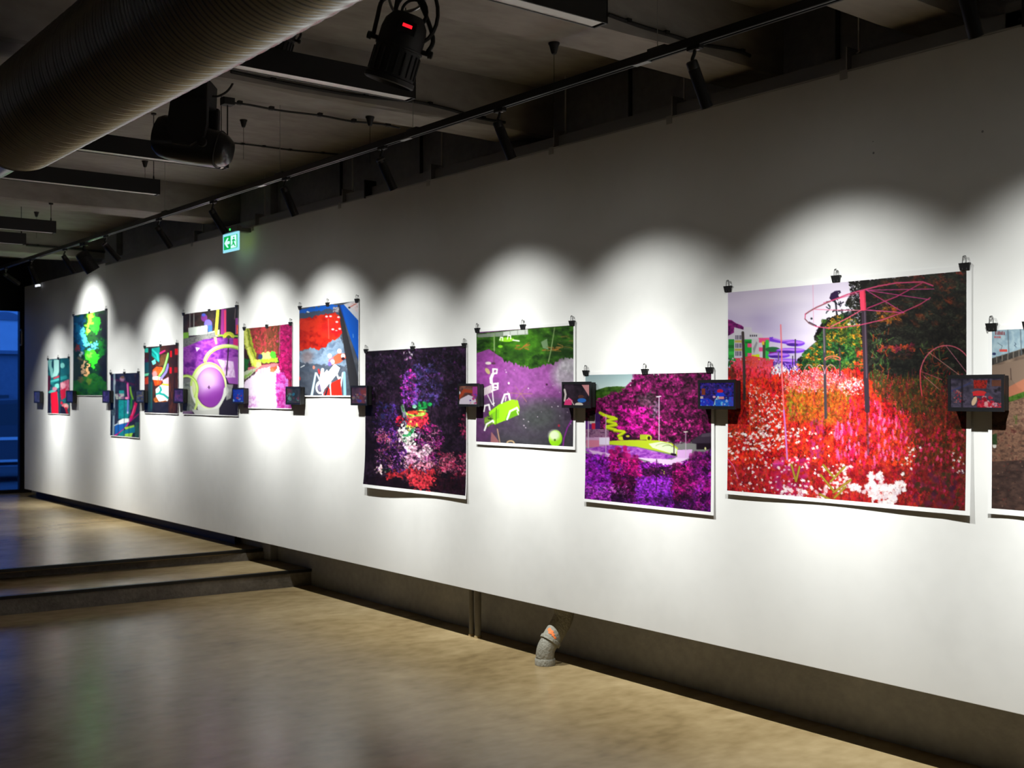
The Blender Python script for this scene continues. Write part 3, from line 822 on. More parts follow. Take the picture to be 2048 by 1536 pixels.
# orange mark: a ragged patch hugging the upper elbow, facing the room
fwd = Vector((CA, -SA, 0.35)); fwd = (fwd - ed * fwd.dot(ed)).normalized(); sdv = ed.cross(fwd)
bm = bmesh.new(); rnd = random.Random(4)
for (a0, h0, n, s) in ((-0.35, 0.026, 16, 0.019), (-0.70, 0.036, 9, 0.010), (-0.02, 0.016, 8, 0.011), (0.25, 0.010, 7, 0.008)):
    def surf(a, h):
        return e0 + ed * h + (fwd * math.cos(a) + sdv * math.sin(a)) * 0.0625
    cc = bm.verts.new(surf(a0, h0) + fwd * 0.0006)
    ring = []
    for q in range(n):
        w = 2 * math.pi * q / n; rr = s * rnd.uniform(0.6, 1.25)
        ring.append(bm.verts.new(surf(a0 + rr * math.cos(w) / 0.0625 * 1.1, h0 + rr * math.sin(w))))
    for q in range(n):
        bm.faces.new((cc, ring[q], ring[(q + 1) % n]))
bmesh.ops.translate(bm, vec=-wloc(t), verts=bm.verts)
om = bpy.data.objects.new('paint_mark', to_mesh('paint_mark', bm, 'orange')); COL.objects.link(om); om.parent = ue
tag(om, 'orange spray paint mark')

# ---- exit sign near the wall top
SY = 4.22
sx0, sx1 = x_at(446, SY), x_at(477, SY)
sz1, sz0 = on_y(461, 466, SY).z, on_y(461, 503, SY).z
t = thing('exit_sign', ((sx0 + sx1) / 2, SY, sz0), 'lit green and white exit sign with an arrow and running figure', 'exit sign')
box_obj('acrylic_plate', sx0, SY, sz0, sx1, SY + 0.010, sz1, 'sign_rim', t)
mg = 0.022
W_, H_ = (sx1 - sx0) - 2 * mg, (sz1 - sz0) - 2 * mg
sp = lambda a, b, w: (sx0 + mg + a * W_, SY - w, sz0 + mg + b * H_)
face = bmesh.new(); bm_prism(face, [(0, 0), (1, 0), (1, 1), (0, 1)], 0.0, 0.002, sp); obj('green_field', face, 'sign_green', t)
bm = bmesh.new(); bm_prism(bm, [(0.06, 0.5), (0.27, 0.86), (0.36, 0.86), (0.24, 0.60), (0.44, 0.60), (0.44, 0.40), (0.24, 0.40), (0.36, 0.14), (0.27, 0.14)], 0.002, 0.004, sp); obj('arrow', bm, 'sign_white', t)
bm = bmesh.new(); bm_prism(bm, [(0.54, 0.04), (0.94, 0.04), (0.94, 0.96), (0.54, 0.96)], 0.002, 0.004, sp); dr = obj('doorway', bm, 'sign_white', t)
bm = bmesh.new()
for out in ([(0.70, 0.78), (0.74, 0.84), (0.80, 0.84), (0.83, 0.78), (0.80, 0.72), (0.74, 0.72)], [(0.62, 0.58), (0.70, 0.68), (0.82, 0.68), (0.90, 0.50), (0.87, 0.46), (0.79, 0.58), (0.78, 0.44), (0.68, 0.42), (0.70, 0.58), (0.64, 0.54)], [(0.68, 0.43), (0.78, 0.45), (0.84, 0.28), (0.92, 0.12), (0.86, 0.10), (0.76, 0.26)], [(0.68, 0.43), (0.76, 0.42), (0.70, 0.24), (0.58, 0.20), (0.57, 0.26), (0.66, 0.30)]):
    bm_prism(bm, out, 0.004, 0.0055, sp)
bmesh.ops.translate(bm, vec=-wloc(t), verts=bm.verts)
rf = bpy.data.objects.new('running_figure', to_mesh('running_figure', bm, 'sign_green')); COL.objects.link(rf); rf.parent = dr
box_obj('glowing_back', sx0 + 0.02, SY + 0.0101, sz0 + 0.02, sx1 - 0.005, SY + 0.012, sz1 - 0.01, 'sign_back', t)
box_obj('housing', sx0 + 0.06, SY - 0.02, sz1, sx1, SY + 0.03, sz1 + 0.05, 'sign_case', t, bevel=0.004)
box_obj('wall_arm', sx1 - 0.12, SY + 0.03, sz1 + 0.005, sx1 - 0.05, DW + 0.06, sz1 + 0.04, 'sign_case', t)
bm = bmesh.new(); bm_lathe(bm, (sx0 + 0.19, SY - 0.02, sz1 + 0.024), (0, -1, 0), [(0, 0.010), (0.004, 0.009), (0.006, 0.004)], 12); obj('status_light', bm, 'led_green', t)

# a tiny lit lamp at the far wall top
pl = on_y(76, 567, DW - 0.02)
t = thing('wall_lamp', tuple(pl), 'tiny white light on the wall top beside the far glazing', 'lamp')
box_obj('case', pl.x - 0.07, DW - 0.035, TOPZ - 0.055, pl.x + 0.07, DW, TOPZ - 0.02, 'sign_case', t)
box_obj('glow_face', pl.x - 0.06, DW - 0.038, TOPZ - 0.05, pl.x + 0.071, DW - 0.01, TOPZ - 0.025, mat('tiny_white_led', (0.8, 0.8, 0.8), 0.4, emit=(0.85, 0.9, 1.0), estr=1.5), t)

# ================================================================== pictures: a small raster painter
class Pic:
    """a picture drawn in the units of one view of it: org is its origin, sc the units per pixel"""
    def __init__(s, u0, v0, u1, v1, org, sc, bg, ss=1.0, seed=1):
        s.u0, s.v0, s.ss = u0 - 2, v0 - 2, ss
        s.w = int((u1 - u0 + 4) * ss) + 1; s.h = int((v1 - v0 + 4) * ss) + 1
        s.org, s.f = org, ss / sc
        s.a = np.empty((s.h, s.w, 3)); s.a[:] = np.array(bg) / 255.0
        s.rng = np.random.default_rng(seed); s.rnd = random.Random(seed)
    def X(s, cx): return (s.org[0] - s.u0) * s.ss + cx * s.f
    def Y(s, cy): return (s.org[1] - s.v0) * s.ss + cy * s.f
    def win(s, x0, y0, x1, y1):
        a, b = max(0, int(math.floor(x0))), min(s.w, int(math.ceil(x1)) + 1)
        c, d = max(0, int(math.floor(y0))), min(s.h, int(math.ceil(y1)) + 1)
        if a >= b or c >= d: return None
        return a, b, c, d, np.arange(a, b)[None, :] + 0.0, np.arange(c, d)[:, None] + 0.0
    def put(s, W, m, col):
        a, b, c, d = W[:4]
        m = m[..., None]
        s.a[c:d, a:b] = s.a[c:d, a:b] * (1 - m) + m * (np.array(col) / 255.0 if not (isinstance(col, np.ndarray) and col.ndim == 3) else col[c:d, a:b])
    def mask(s, pts):
        P = [(s.X(x), s.Y(y)) for x, y in pts]
        xs = [p[0] for p in P]; ys = [p[1] for p in P]
        W = s.win(min(xs) - 1, min(ys) - 1, max(xs) + 1, max(ys) + 1)
        if W is None: return None, None
        x, y = W[4], W[5]
        acc = np.zeros((W[3] - W[2], W[1] - W[0]))
        for ox, oy in ((-.25, -.25), (.25, -.25), (-.25, .25), (.25, .25)):
            ins = np.zeros(acc.shape, bool)
            for (xa, ya), (xb, yb) in zip(P, P[1:] + P[:1]):
                if ya == yb: continue
                cond = ((ya > y + oy) != (yb > y + oy))
                xi = (xb - xa) * (y + oy - ya) / (yb - ya) + xa
                ins ^= cond & (x + ox < xi)
            acc += ins * 0.25
        return W, acc
    def poly(s, pts, col, a=1.0):
        W, m = s.mask(pts)
        if W: s.put(W, m * a, col)
    def rect(s, x0, y0, x1, y1, col, a=1.0): s.poly([(x0, y0), (x1, y0), (x1, y1), (x0, y1)], col, a)
    def ell(s, cx, cy, rx, ry, col, a=1.0, rot=0.0, soft=0.0):
        X, Y, RX, RY = s.X(cx), s.Y(cy), max(rx * s.f, 0.45), max(ry * s.f, 0.45)
        R = max(RX, RY) * (1 + soft) + 1.5
        W = s.win(X - R, Y - R, X + R, Y + R)
        if W is None: return
        c, n = math.cos(rot), math.sin(rot)
        dx, dy = W[4] - X, W[5] - Y
        p, q = (dx * c + dy * n) / RX, (-dx * n + dy * c) / RY
        d = np.sqrt(p * p + q * q)
        k = max(soft, 0.8 / min(RX, RY))
        s.put(W, np.clip((1 + k / 2 - d) / k, 0, 1) * a, col)
    def line(s, pts, wd, col, a=1.0):
        P = [(s.X(x), s.Y(y)) for x, y in pts]; w = max(wd * s.f, 0.7) / 2
        aa = a if wd * s.f >= 0.7 else a * max(0.35, wd * s.f / 0.7)
        for (xa, ya), (xb, yb) in zip(P, P[1:]):
            W = s.win(min(xa, xb) - w - 1, min(ya, yb) - w - 1, max(xa, xb) + w + 1, max(ya, yb) + w + 1)
            if W is None: continue
            dx, dy = xb - xa, yb - ya; L2 = dx * dx + dy * dy + 1e-9
            t = np.clip(((W[4] - xa) * dx + (W[5] - ya) * dy) / L2, 0, 1)
            d = np.sqrt((W[4] - xa - t * dx) ** 2 + (W[5] - ya - t * dy) ** 2)
            s.put(W, np.clip(w + 0.5 - d, 0, 1) * aa, col)
    def arc(s, cx, cy, rx, ry, a0, a1, wd, col, rot=0.0, n=26, a=1.0):
        c, q = math.cos(rot), math.sin(rot); pts = []
        for k in range(n + 1):
            t = math.radians(a0 + (a1 - a0) * k / n); x, y = rx * math.cos(t), ry * math.sin(t)
            pts.append((cx + x * c - y * q, cy + x * q + y * c))
        s.line(pts, wd, col, a)
    def noise(s, sx, sy, octv=3):
        """value noise over the whole picture, cells of sx by sy units"""
        out = np.zeros((s.h, s.w)); amp = 1.0; tot = 0
        for o in range(octv):
            cw, ch = max(sx * s.f / 2 ** o, 1.0), max(sy * s.f / 2 ** o, 1.0)
            gw, gh = int(s.w / cw) + 3, int(s.h / ch) + 3
            g = s.rng.random((gh, gw))
            x = np.arange(s.w) / cw; y = np.arange(s.h) / ch
            xi, yi = x.astype(int), y.astype(int); fx, fy = x - xi, y - yi
            fx, fy = fx * fx * (3 - 2 * fx), (fy * fy * (3 - 2 * fy))[:, None]
            A, B = g[yi][:, xi], g[yi][:, xi + 1]; C_, D = g[yi + 1][:, xi], g[yi + 1][:, xi + 1]
            out += amp * ((A * (1 - fx) + B * fx) * (1 - fy) + (C_ * (1 - fx) + D * fx) * fy); tot += amp; amp *= 0.6
        out /= tot
        return np.clip((out - 0.5) * 1.7 + 0.5, 0, 1)
    def ramp(s, t, cols):
        c = np.array(cols) / 255.0; p = np.linspace(0, 1, len(cols))
        return np.stack([np.interp(t, p, c[:, i]) for i in range(3)], -1)
    def mott(s, pts, cols, sx, sy, octv=3, a=1.0):
        """fill a polygon with a mottle of the colours"""
        W, m = s.mask(pts)
        if W: s.put(W, m * a, s.ramp(s.noise(sx, sy, octv), cols))
    def grad(s, pts, c0, c1, vert=True, a=1.0):
        W, m = s.mask(pts)
        if W is None: return
        n = W[3] - W[2] if vert else W[1] - W[0]
        t = np.linspace(0, 1, n); g = np.array(c0)[None] * (1 - t[:, None]) + np.array(c1)[None] * t[:, None]
        g = (np.repeat(g[:, None], W[1] - W[0], 1) if vert else np.repeat(g[None], W[3] - W[2], 0)) / 255.0
        mm = (m * a)[..., None]
        s.a[W[2]:W[3], W[0]:W[1]] = s.a[W[2]:W[3], W[0]:W[1]] * (1 - mm) + mm * g
    def ragged(s, pts, amp, cx, cy):
        """fray what is drawn so far inside the polygon"""
        W, m = s.mask(pts)
        if W is None: return
        dx = (s.noise(cx, cy, 2) - 0.5) * 2 * amp * s.f; dy = (s.noise(cx, cy, 2) - 0.5) * 2 * amp * s.f
        yy, xx = np.mgrid[0:s.h, 0:s.w]
        x = np.clip(np.rint(xx + dx), 0, s.w - 1).astype(int); y = np.clip(np.rint(yy + dy), 0, s.h - 1).astype(int)
        s.put(W, m, s.a[y, x])
    def grain(s, pts, amt, cx, cy):
        W, m = s.mask(pts)
        if W is None: return
        g = 1 + amt * (s.noise(cx, cy, 2) - 0.5) * 2
        s.put(W, m, np.clip(s.a * g[..., None], 0, 1))
    def inside(s, x, y, pts):
        r = False
        for (xa, ya), (xb, yb) in zip(pts, pts[1:] + pts[:1]):
            if (ya > y) != (yb > y) and x < (xb - xa) * (y - ya) / (yb - ya) + xa: r = not r
        return r
    def specks(s, n, pts, size, cols, asp=1.0, a=1.0, rot=None):
        xs = [p[0] for p in pts]; ys = [p[1] for p in pts]; R = s.rnd
        for _ in range(n):
            x, y = R.uniform(min(xs), max(xs)), R.uniform(min(ys), max(ys))
            if not s.inside(x, y, pts): continue
            z = R.uniform(*size)
            s.ell(x, y, z * asp, z, R.choice(cols), a * R.uniform(0.7, 1), R.uniform(0, 3.1) if rot is None else rot)
    def strokes(s, n, pts, ln, ang, spread, wd, cols, a=0.9):
        xs = [p[0] for p in pts]; ys = [p[1] for p in pts]; R = s.rnd
        for _ in range(n):
            x, y = R.uniform(min(xs), max(xs)), R.uniform(min(ys), max(ys))
            if not s.inside(x, y, pts): continue
            t = math.radians(ang + R.uniform(-spread, spread)); L = R.uniform(*ln)
            s.line([(x, y), (x + L * math.cos(t), y + L * math.sin(t))], R.uniform(*wd), R.choice(cols), a * R.uniform(0.6, 1))
    def sample(s, u, v):
        x = np.clip((u - s.u0) * s.ss, 0, s.w - 1.001); y = np.clip((v - s.v0) * s.ss, 0, s.h - 1.001)
        xi, yi = x.astype(int), y.astype(int); fx, fy = (x - xi)[..., None], (y - yi)[..., None]
        A = s.a
        c = (A[yi, xi] * (1 - fx) + A[yi, xi + 1] * fx) * (1 - fy) + (A[yi + 1, xi] * (1 - fx) + A[yi + 1, xi + 1] * fx) * fy
        c = np.clip(c, 0, 1)
        return np.where(c <= 0.04045, c / 12.92, ((c + 0.055) / 1.055) ** 2.4)

R4 = lambda x0, y0, x1, y1: [(x0, y0), (x1, y0), (x1, y1), (x0, y1)]
WHITE = (250, 248, 248)

def paint_meadow(P):
    P.mott(R4(60, 60, 1400, 720), [(176, 160, 205), (205, 190, 222), (222, 208, 232), (240, 232, 245)], 420, 150, 3)
    P.grad(R4(60, 60, 800, 720), (226, 214, 234), (196, 182, 216), True, 0.35)
    for i in range(12):
        P.ell(560 + i * 14, 250 + i * 20, 260, 160, (248, 243, 250), 0.07, soft=0.9)
    # purple hill, houses
    P.mott([(70, 378), (95, 383), (120, 400), (150, 412), (180, 436), (170, 480), (70, 480)], [(70, 5, 70), (125, 20, 110), (150, 30, 120)], 14, 14)
    P.poly([(76, 470), (108, 452), (110, 422), (160, 436), (163, 420), (205, 424), (207, 448), (262, 460), (270, 480), (300, 482), (300, 640), (76, 640)], (208, 202, 214))
    P.rect(78, 488, 110, 640, (40, 150, 60)); P.rect(78, 520, 108, 538, (30, 110, 45)); P.rect(78, 556, 108, 575, (60, 190, 80)); P.rect(78, 600, 112, 645, (30, 90, 45))
    for yy_ in (510, 540, 575): P.rect(112, yy_, 152, yy_ + 24, (205, 195, 215)); 
    for yy_ in (466, 512, 556): 
        for k in range(4): P.rect(116 + k * 9, yy_, 121 + k * 9, yy_ + 24, (70, 60, 85))
    P.rect(112, 494, 152, 507, (190, 175, 90)); P.rect(112, 540, 152, 553, (180, 165, 80))
    for k in range(4): P.rect(196 + k * 11, 464, 202 + k * 11, 474, (45, 40, 50))
    P.rect(166, 490, 206, 640, (30, 165, 60)); P.rect(170, 500, 200, 512, (25, 110, 45))
    for (a, b, c, d) in ((182, 511, 206, 534), (182, 565, 206, 590), (243, 481, 303, 507), (243, 533, 281, 556)): P.rect(a, b, c, d, (238, 75, 135))
    P.rect(281, 492, 300, 620, (45, 190, 70)); P.rect(266, 505, 281, 640, (60, 75, 55)); P.rect(262, 500, 276, 520, (235, 190, 60))
    P.rect(207, 487, 246, 578, (198, 196, 202)); P.poly([(212, 540), (232, 500), (238, 510), (218, 570)], (150, 150, 155))
    P.rect(205, 575, 232, 660, (232, 210, 30)); P.rect(230, 572, 248, 720, (196, 232, 30)); P.line([(232, 600), (244, 612), (234, 640), (242, 660)], 5, (90, 110, 20))
    P.line([(112, 560), (112, 680)], 6, (210, 200, 215))
    P.poly([(300, 545), (340, 540), (350, 560), (300, 570)], (130, 20, 110)); P.ell(320, 545, 40, 14, (40, 100, 60))
    # violet slide
    lav, vio, dk = (182, 120, 238), (120, 60, 215), (60, 25, 130)
    P.poly([(303, 478), (322, 476), (330, 490), (380, 500), (440, 495), (440, 512), (400, 516), (345, 508), (303, 500)], vio)
    P.line([(325, 484), (372, 498), (435, 494)], 8, lav)
    for cx, cy, rx, ry in ((445, 512, 52, 17), (420, 552, 80, 15), (355, 578, 60, 16), (390, 612, 95, 16), (430, 640, 42, 14)):
        P.ell(cx, cy, rx, ry, vio); P.ell(cx, cy - 5, rx * 0.92, ry * 0.45, lav); P.ell(cx - rx * 0.3, cy + 7, rx * 0.6, ry * 0.5, dk, 0.8)
    P.rect(441, 488, 449, 650, (70, 55, 75)); P.rect(350, 560, 356, 680, (110, 90, 120)); P.rect(428, 580, 434, 690, (60, 50, 60)); P.rect(330, 640, 368, 700, (205, 200, 210))
    # trees
    tree = [(735, 172), (1000, 150), (1400, 110), (1400, 900), (480, 720), (455, 600), (500, 560), (560, 520), (545, 480), (560, 440), (590, 400), (620, 372), (700, 350), (752, 330), (720, 290), (748, 240)]
    P.mott(tree, [(10, 9, 9), (20, 18, 16), (30, 30, 24), (46, 50, 38)], 36, 26, 4)
    P.mott([(480, 570), (560, 500), (600, 430), (700, 380), (800, 420), (820, 700), (480, 700)], [(16, 40, 22), (35, 80, 35), (60, 110, 40), (120, 110, 30)], 26, 22, 4, 0.85)
    P.specks(210, [(590, 385), (700, 355), (800, 400), (810, 520), (640, 520), (600, 440)], (4, 10), [(196, 110, 24), (205, 140, 34), (110, 112, 28), (50, 90, 30), (40, 70, 28), (30, 50, 22)], 1.5, 0.85)
    P.specks(160, [(450, 590), (560, 520), (640, 500), (800, 540), (800, 660), (470, 660)], (4, 11), [(30, 80, 45), (20, 55, 30), (55, 110, 45), (225, 120, 30), (14, 40, 22)], 1.4, 0.85)
    P.specks(60, R4(770, 540, 830, 640), (4, 9), [(220, 60, 25), (235, 90, 30), (200, 40, 40), (60, 60, 30)], 1.2, 0.85)
    # spruce top and ragged edge against the sky
    P.line([(655, 250), (668, 300), (675, 380)], 9, (22, 22, 30))
    for k in range(60):
        x = P.rnd.uniform(600, 760); y = P.rnd.uniform(230, 380)
        if abs(x - 668) < 20 + (y - 225) * 0.55: P.line([(x, y), (x + P.rnd.uniform(-22, 22), y + P.rnd.uniform(2, 14))], P.rnd.uniform(3, 8), P.rnd.choice([(20, 24, 30), (28, 44, 40), (24, 20, 36)]))
    P.poly([(632, 265), (640, 240), (662, 225), (690, 222), (696, 236), (680, 232), (682, 262), (664, 272), (650, 285)], (45, 25, 62))
    P.specks(120, R4(735, 190, 800, 420), (1.5, 4), [(235, 230, 245), (200, 195, 220)], 1, 0.8)
    P.specks(90, R4(860, 280, 960, 620), (1.2, 3), [(200, 200, 210), (150, 150, 160)], 1, 0.7)
    P.specks(130, R4(860, 130, 1370, 420), (4, 12), [(90, 34, 16), (120, 46, 20), (46, 30, 18), (36, 46, 32), (70, 30, 20)], 2.6, 0.42, 0.15)
    P.specks(46, R4(880, 300, 1030, 400), (4, 10), [(150, 70, 22), (96, 86, 28), (170, 90, 26)], 2, 0.6, 0.1)
    P.specks(60, R4(900, 520, 1100, 600), (4, 10), [(160, 40, 30), (140, 30, 60), (190, 70, 30)], 1.4, 0.7)
    P.specks(70, R4(900, 120, 1380, 220), (4, 10), [(130, 32, 22), (150, 48, 26), (50, 52, 36)], 2.2, 0.5, 0.1)
    P.mott([(880, 560), (1260, 560), (1260, 780), (880, 740)], [(8, 8, 8), (18, 18, 16), (30, 34, 26)], 30, 24, 3, 0.75)
    P.ragged(tree, 9, 9, 9); P.grain(tree, 0.45, 9, 7)
    # flower meadow
    mead = [(60, 650), (200, 640), (330, 690), (460, 660), (640, 650), (800, 650), (960, 760), (1120, 800), (1400, 820), (1400, 1440), (60, 1440)]
    P.mott(mead, [(80, 12, 16), (168, 16, 24), (218, 34, 24), (226, 74, 26), (200, 18, 56)], 18, 40, 4)
    P.mott([(1050, 760), (1400, 800), (1400, 1440), (1150, 1440)], [(35, 28, 14), (70, 30, 18), (110, 25, 22), (50, 60, 22), (90, 20, 40)], 30, 40, 4, 0.9)
    P.mott([(860, 640), (960, 700), (1240, 690), (1240, 900), (1000, 880), (860, 760)], [(20, 22, 12), (36, 52, 22), (70, 64, 24), (56, 30, 18)], 24, 34, 4, 0.85)
    P.mott([(390, 740), (700, 720), (760, 820), (640, 960), (400, 930)], [(110, 96, 18), (176, 104, 24), (205, 84, 24), (96, 108, 26), (196, 50, 24)], 18, 40, 4, 0.75)
    P.mott([(390, 690), (560, 660), (740, 690), (820, 760), (400, 770)], [(230, 70, 120), (245, 140, 180), (235, 60, 60), (240, 100, 60)], 14, 14, 3, 0.8)
    P.mott([(100, 600), (200, 580), (320, 600), (330, 700), (100, 720)], [(215, 30, 30), (235, 50, 60), (240, 60, 110), (150, 30, 30)], 16, 16, 3, 0.85)
    P.mott([(76, 640), (120, 650), (130, 760), (76, 820)], [(60, 40, 20), (110, 40, 20), (70, 30, 40)], 14, 20, 3, 0.85)
    P.strokes(900, R4(80, 720, 1380, 1400), (20, 70), -86, 22, (2, 5), [(215, 36, 22), (226, 84, 28), (180, 12, 30), (120, 8, 26), (220, 26, 90), (90, 90, 22)], 0.65)
    P.strokes(300, R4(390, 720, 760, 960), (14, 50), -85, 25, (2, 4), [(190, 150, 40), (130, 140, 30), (235, 140, 40), (90, 110, 25), (240, 90, 30)], 0.75)
    P.specks(40, R4(400, 780, 480, 920), (6, 14), [(120, 140, 30), (150, 170, 40)], 0.7, 0.6)
    P.strokes(260, R4(1000, 760, 1390, 1420), (20, 60), -70, 50, (2, 5), [(60, 80, 30), (90, 110, 40), (40, 50, 20), (130, 40, 20), (80, 20, 30)], 0.6)
    P.strokes(120, R4(860, 460, 960, 780), (14, 40), -80, 60, (2, 5), [(70, 110, 50), (50, 80, 35), (100, 140, 70), (180, 70, 30)], 0.8)
    P.strokes(120, R4(1140, 520, 1260, 800), (14, 40), -60, 70, (2, 5), [(50, 80, 35), (80, 110, 50), (170, 60, 30), (120, 40, 30)], 0.8)
    P.strokes(110, R4(80, 900, 250, 1120), (30, 90), -55, 30, (2, 4), [(120, 15, 25), (70, 90, 30), (230, 80, 60)], 0.6)
    P.ragged([(60, 590), (330, 600), (460, 640), (800, 630), (960, 660), (1400, 700), (1400, 1440), (60, 1440)], 18, 8, 14)
    P.strokes(3200, R4(80, 690, 1380, 1410), (14, 52), -84, 20, (1.5, 3.6), [(180, 14, 26), (215, 44, 24), (96, 8, 18), (70, 66, 18), (205, 20, 80), (220, 90, 40), (46, 14, 12), (30, 30, 12)], 0.7)
    P.strokes(700, R4(80, 800, 1000, 1400), (14, 46), -84, 18, (2, 3.6), [(240, 60, 30), (236, 40, 60), (240, 100, 40), (226, 30, 100)], 0.75)
    P.strokes(900, R4(1000, 760, 1390, 1420), (14, 46), -80, 35, (2, 3.6), [(30, 34, 14), (52, 60, 22), (86, 22, 18), (22, 18, 12), (120, 24, 22)], 0.75)
    P.grain(R4(60, 640, 1400, 1440), 0.3, 8, 12)
    # pink flower spikes
    for bx in (R4(740, 820, 920, 1200), R4(900, 860, 1060, 1160), R4(660, 950, 780, 1150)):
        for _ in range(70):
            x, y = P.rnd.uniform(bx[0][0], bx[1][0]), P.rnd.uniform(bx[0][1], bx[2][1])
            P.ell(x, y, P.rnd.uniform(3, 6), P.rnd.uniform(8, 24), P.rnd.choice([(235, 40, 110), (245, 90, 160), (220, 20, 80), (248, 130, 190)]), 0.8, P.rnd.uniform(-0.15, 0.15))
    P.specks(120, R4(1060, 980, 1380, 1350), (5, 13), [(215, 30, 80), (235, 70, 130), (180, 20, 60), (160, 20, 60)], 0.6, 0.8, 0.1)
    P.specks(90, R4(320, 1150, 520, 1360), (8, 22), [(205, 40, 140), (225, 70, 160), (170, 25, 110), (235, 30, 80)], 0.7, 0.65)
    P.specks(60, R4(530, 930, 600, 1150), (6, 16), [(190, 50, 130), (150, 40, 110)], 0.5, 0.6, 0)
    P.mott(R4(76, 1180, 1390, 1440), [(60, 10, 20), (120, 15, 30), (150, 20, 70), (110, 60, 20)], 26, 30, 3, 0.35)
    P.specks(60, R4(1100, 1180, 1390, 1420), (8, 20), [(60, 25, 50), (90, 30, 60), (35, 50, 25)], 0.8, 0.6)
    # white flowers
    P.specks(260, [(80, 1000), (200, 1010), (300, 940), (480, 980), (470, 1060), (300, 1110), (80, 1150)], (2.5, 6.5), [WHITE, (240, 232, 235)], 1.5, 1, -0.4)
    P.specks(170, [(200, 740), (380, 800), (370, 960), (200, 1000), (170, 860)], (2, 5), [WHITE, (235, 225, 225)], 1.2, 1)
    P.specks(170, [(680, 740), (740, 700), (815, 700), (820, 790), (720, 800)], (1.8, 4), [WHITE, (245, 200, 215)], 1, 1)
    P.specks(75, R4(80, 1140, 520, 1340), (3, 7.5), [WHITE, (240, 228, 235)], 1.2, 1)
    P.specks(34, R4(470, 980, 660, 1330), (3, 8), [WHITE], 1.2, 1)
    P.specks(300, R4(380, 660, 700, 780), (1.5, 3.5), [(255, 235, 235), (250, 190, 210)], 1, 0.85)
    P.specks(70, R4(640, 1170, 760, 1330), (4, 9), [WHITE, (248, 215, 225)], 1.1, 0.9)
    P.specks(420, [(845, 1220), (920, 1210), (935, 1260), (910, 1300), (1040, 1260), (1055, 1300), (1000, 1370), (970, 1400), (860, 1385), (850, 1330), (740, 1310), (745, 1280), (850, 1290)], (5, 14), [(252, 250, 248), (245, 236, 240), (232, 222, 230)], 1.1, 0.95)
    P.specks(110, [(845, 1220), (1050, 1260), (1000, 1380), (860, 1385), (740, 1300)], (1.5, 3), [(120, 80, 80), (150, 70, 100)], 1, 0.7)
    P.specks(40, R4(340, 1290, 620, 1370), (5, 13), [WHITE, (235, 215, 225)], 1.1, 0.95)
    P.specks(16, R4(1030, 1080, 1140, 1230), (4, 8), [WHITE], 1.2, 0.95)
    P.specks(12, R4(1300, 1100, 1380, 1230), (3, 6), [WHITE], 1.2, 0.9)
    P.ragged(R4(70, 700, 1400, 1440), 4, 5, 5)
    for (a, b), (c, d) in (((585, 1235), (655, 1320)), ((655, 1330), (750, 1260)), ((640, 1270), (715, 1190)), ((600, 1180), (650, 1240)), ((425, 1180), (450, 1270)), ((470, 1190), (450, 1270)), ((660, 1360), (720, 1300)), ((580, 1340), (640, 1370))):
        P.line([(a, b), (c, d)], 12, (130, 120, 35)); P.line([(a, b), (c, d)], 4, (190, 150, 50))
    P.line([(365, 410), (370, 560), (372, 690), (382, 880), (390, 1000), (400, 1150)], 7, (235, 120, 130)); P.line([(382, 880), (392, 1000), (402, 1150)], 9, (205, 120, 205))
    P.line([(76, 1150), (110, 1190), (135, 1260)], 4, (230, 100, 170))
    # posts and rides
    P.line([(157, 452), (164, 640), (166, 820)], 15, (62, 52, 52)); P.line([(603, 425), (606, 620), (612, 920)], 15, (64, 58, 66)); P.line([(601, 430), (605, 560)], 5, (120, 112, 118))
    P.line([(688, 540), (690, 690)], 8, (80, 50, 55))
    P.line([(820, 320), (828, 560), (840, 880)], 27, (56, 42, 54)); P.line([(838, 880), (846, 1120)], 14, (70, 30, 40), 0.6); P.line([(826, 340), (836, 700)], 6, (96, 80, 96))
    P.poly([(796, 224), (828, 218), (834, 332), (803, 334)], (240, 68, 100)); P.poly([(820, 220), (828, 218), (834, 332), (826, 333)], (205, 50, 80))
    pk = (205, 70, 115)
    P.line([(542, 190), (545, 400)], 3, (226, 160, 190)); P.ell(534, 376, 6, 6, (40, 40, 50)); P.line([(520, 395), (560, 415)], 5, (45, 30, 45))
    P.line([(500, 352), (520, 338), (560, 315), (640, 280), (730, 245), (800, 225), (900, 200), (1000, 183), (1145, 178), (1200, 200)], 7, pk)
    P.line([(500, 352), (498, 378), (520, 402), (560, 420), (620, 428), (700, 426), (800, 412), (920, 385), (1030, 345), (1130, 300), (1185, 265)], 5, pk)
    P.line([(505, 350), (540, 325), (640, 281)], 4, (110, 95, 80)); P.line([(498, 378), (520, 402), (545, 414)], 4, (90, 85, 75))
    P.line([(550, 325), (660, 330), (805, 332)], 4, (226, 120, 150)); P.line([(640, 420), (720, 380), (800, 335)], 5, (226, 90, 120)); P.line([(600, 290), (700, 262), (800, 235)], 3, pk)
    for e in ((1205, 217), (1180, 275), (1040, 345)): P.line([(835, 222), e], 4, (190, 60, 130))
    P.line([(835, 330), (1040, 346)], 5, (196, 70, 130)); P.line([(838, 322), (1000, 258), (1140, 184)], 5, (190, 50, 110))
    P.arc(1275, 690, 145, 165, 175, 330, 5, (205, 90, 110)); P.line([(1130, 660), (1132, 740), (1140, 800)], 5, (220, 60, 80))
    P.line([(1178, 562), (1345, 685)], 3, (190, 120, 120)); P.line([(1270, 525), (1384, 670)], 3, (190, 110, 130)); P.line([(1130, 665), (1250, 710)], 3, (180, 70, 90)); P.line([(1150, 690), (1230, 760)], 3, (180, 110, 120))
    P.arc(650, 600, 42, 18, 180, 360, 5, (225, 110, 80)); P.line([(610, 605), (640, 590), (690, 605)], 4, (200, 90, 90))
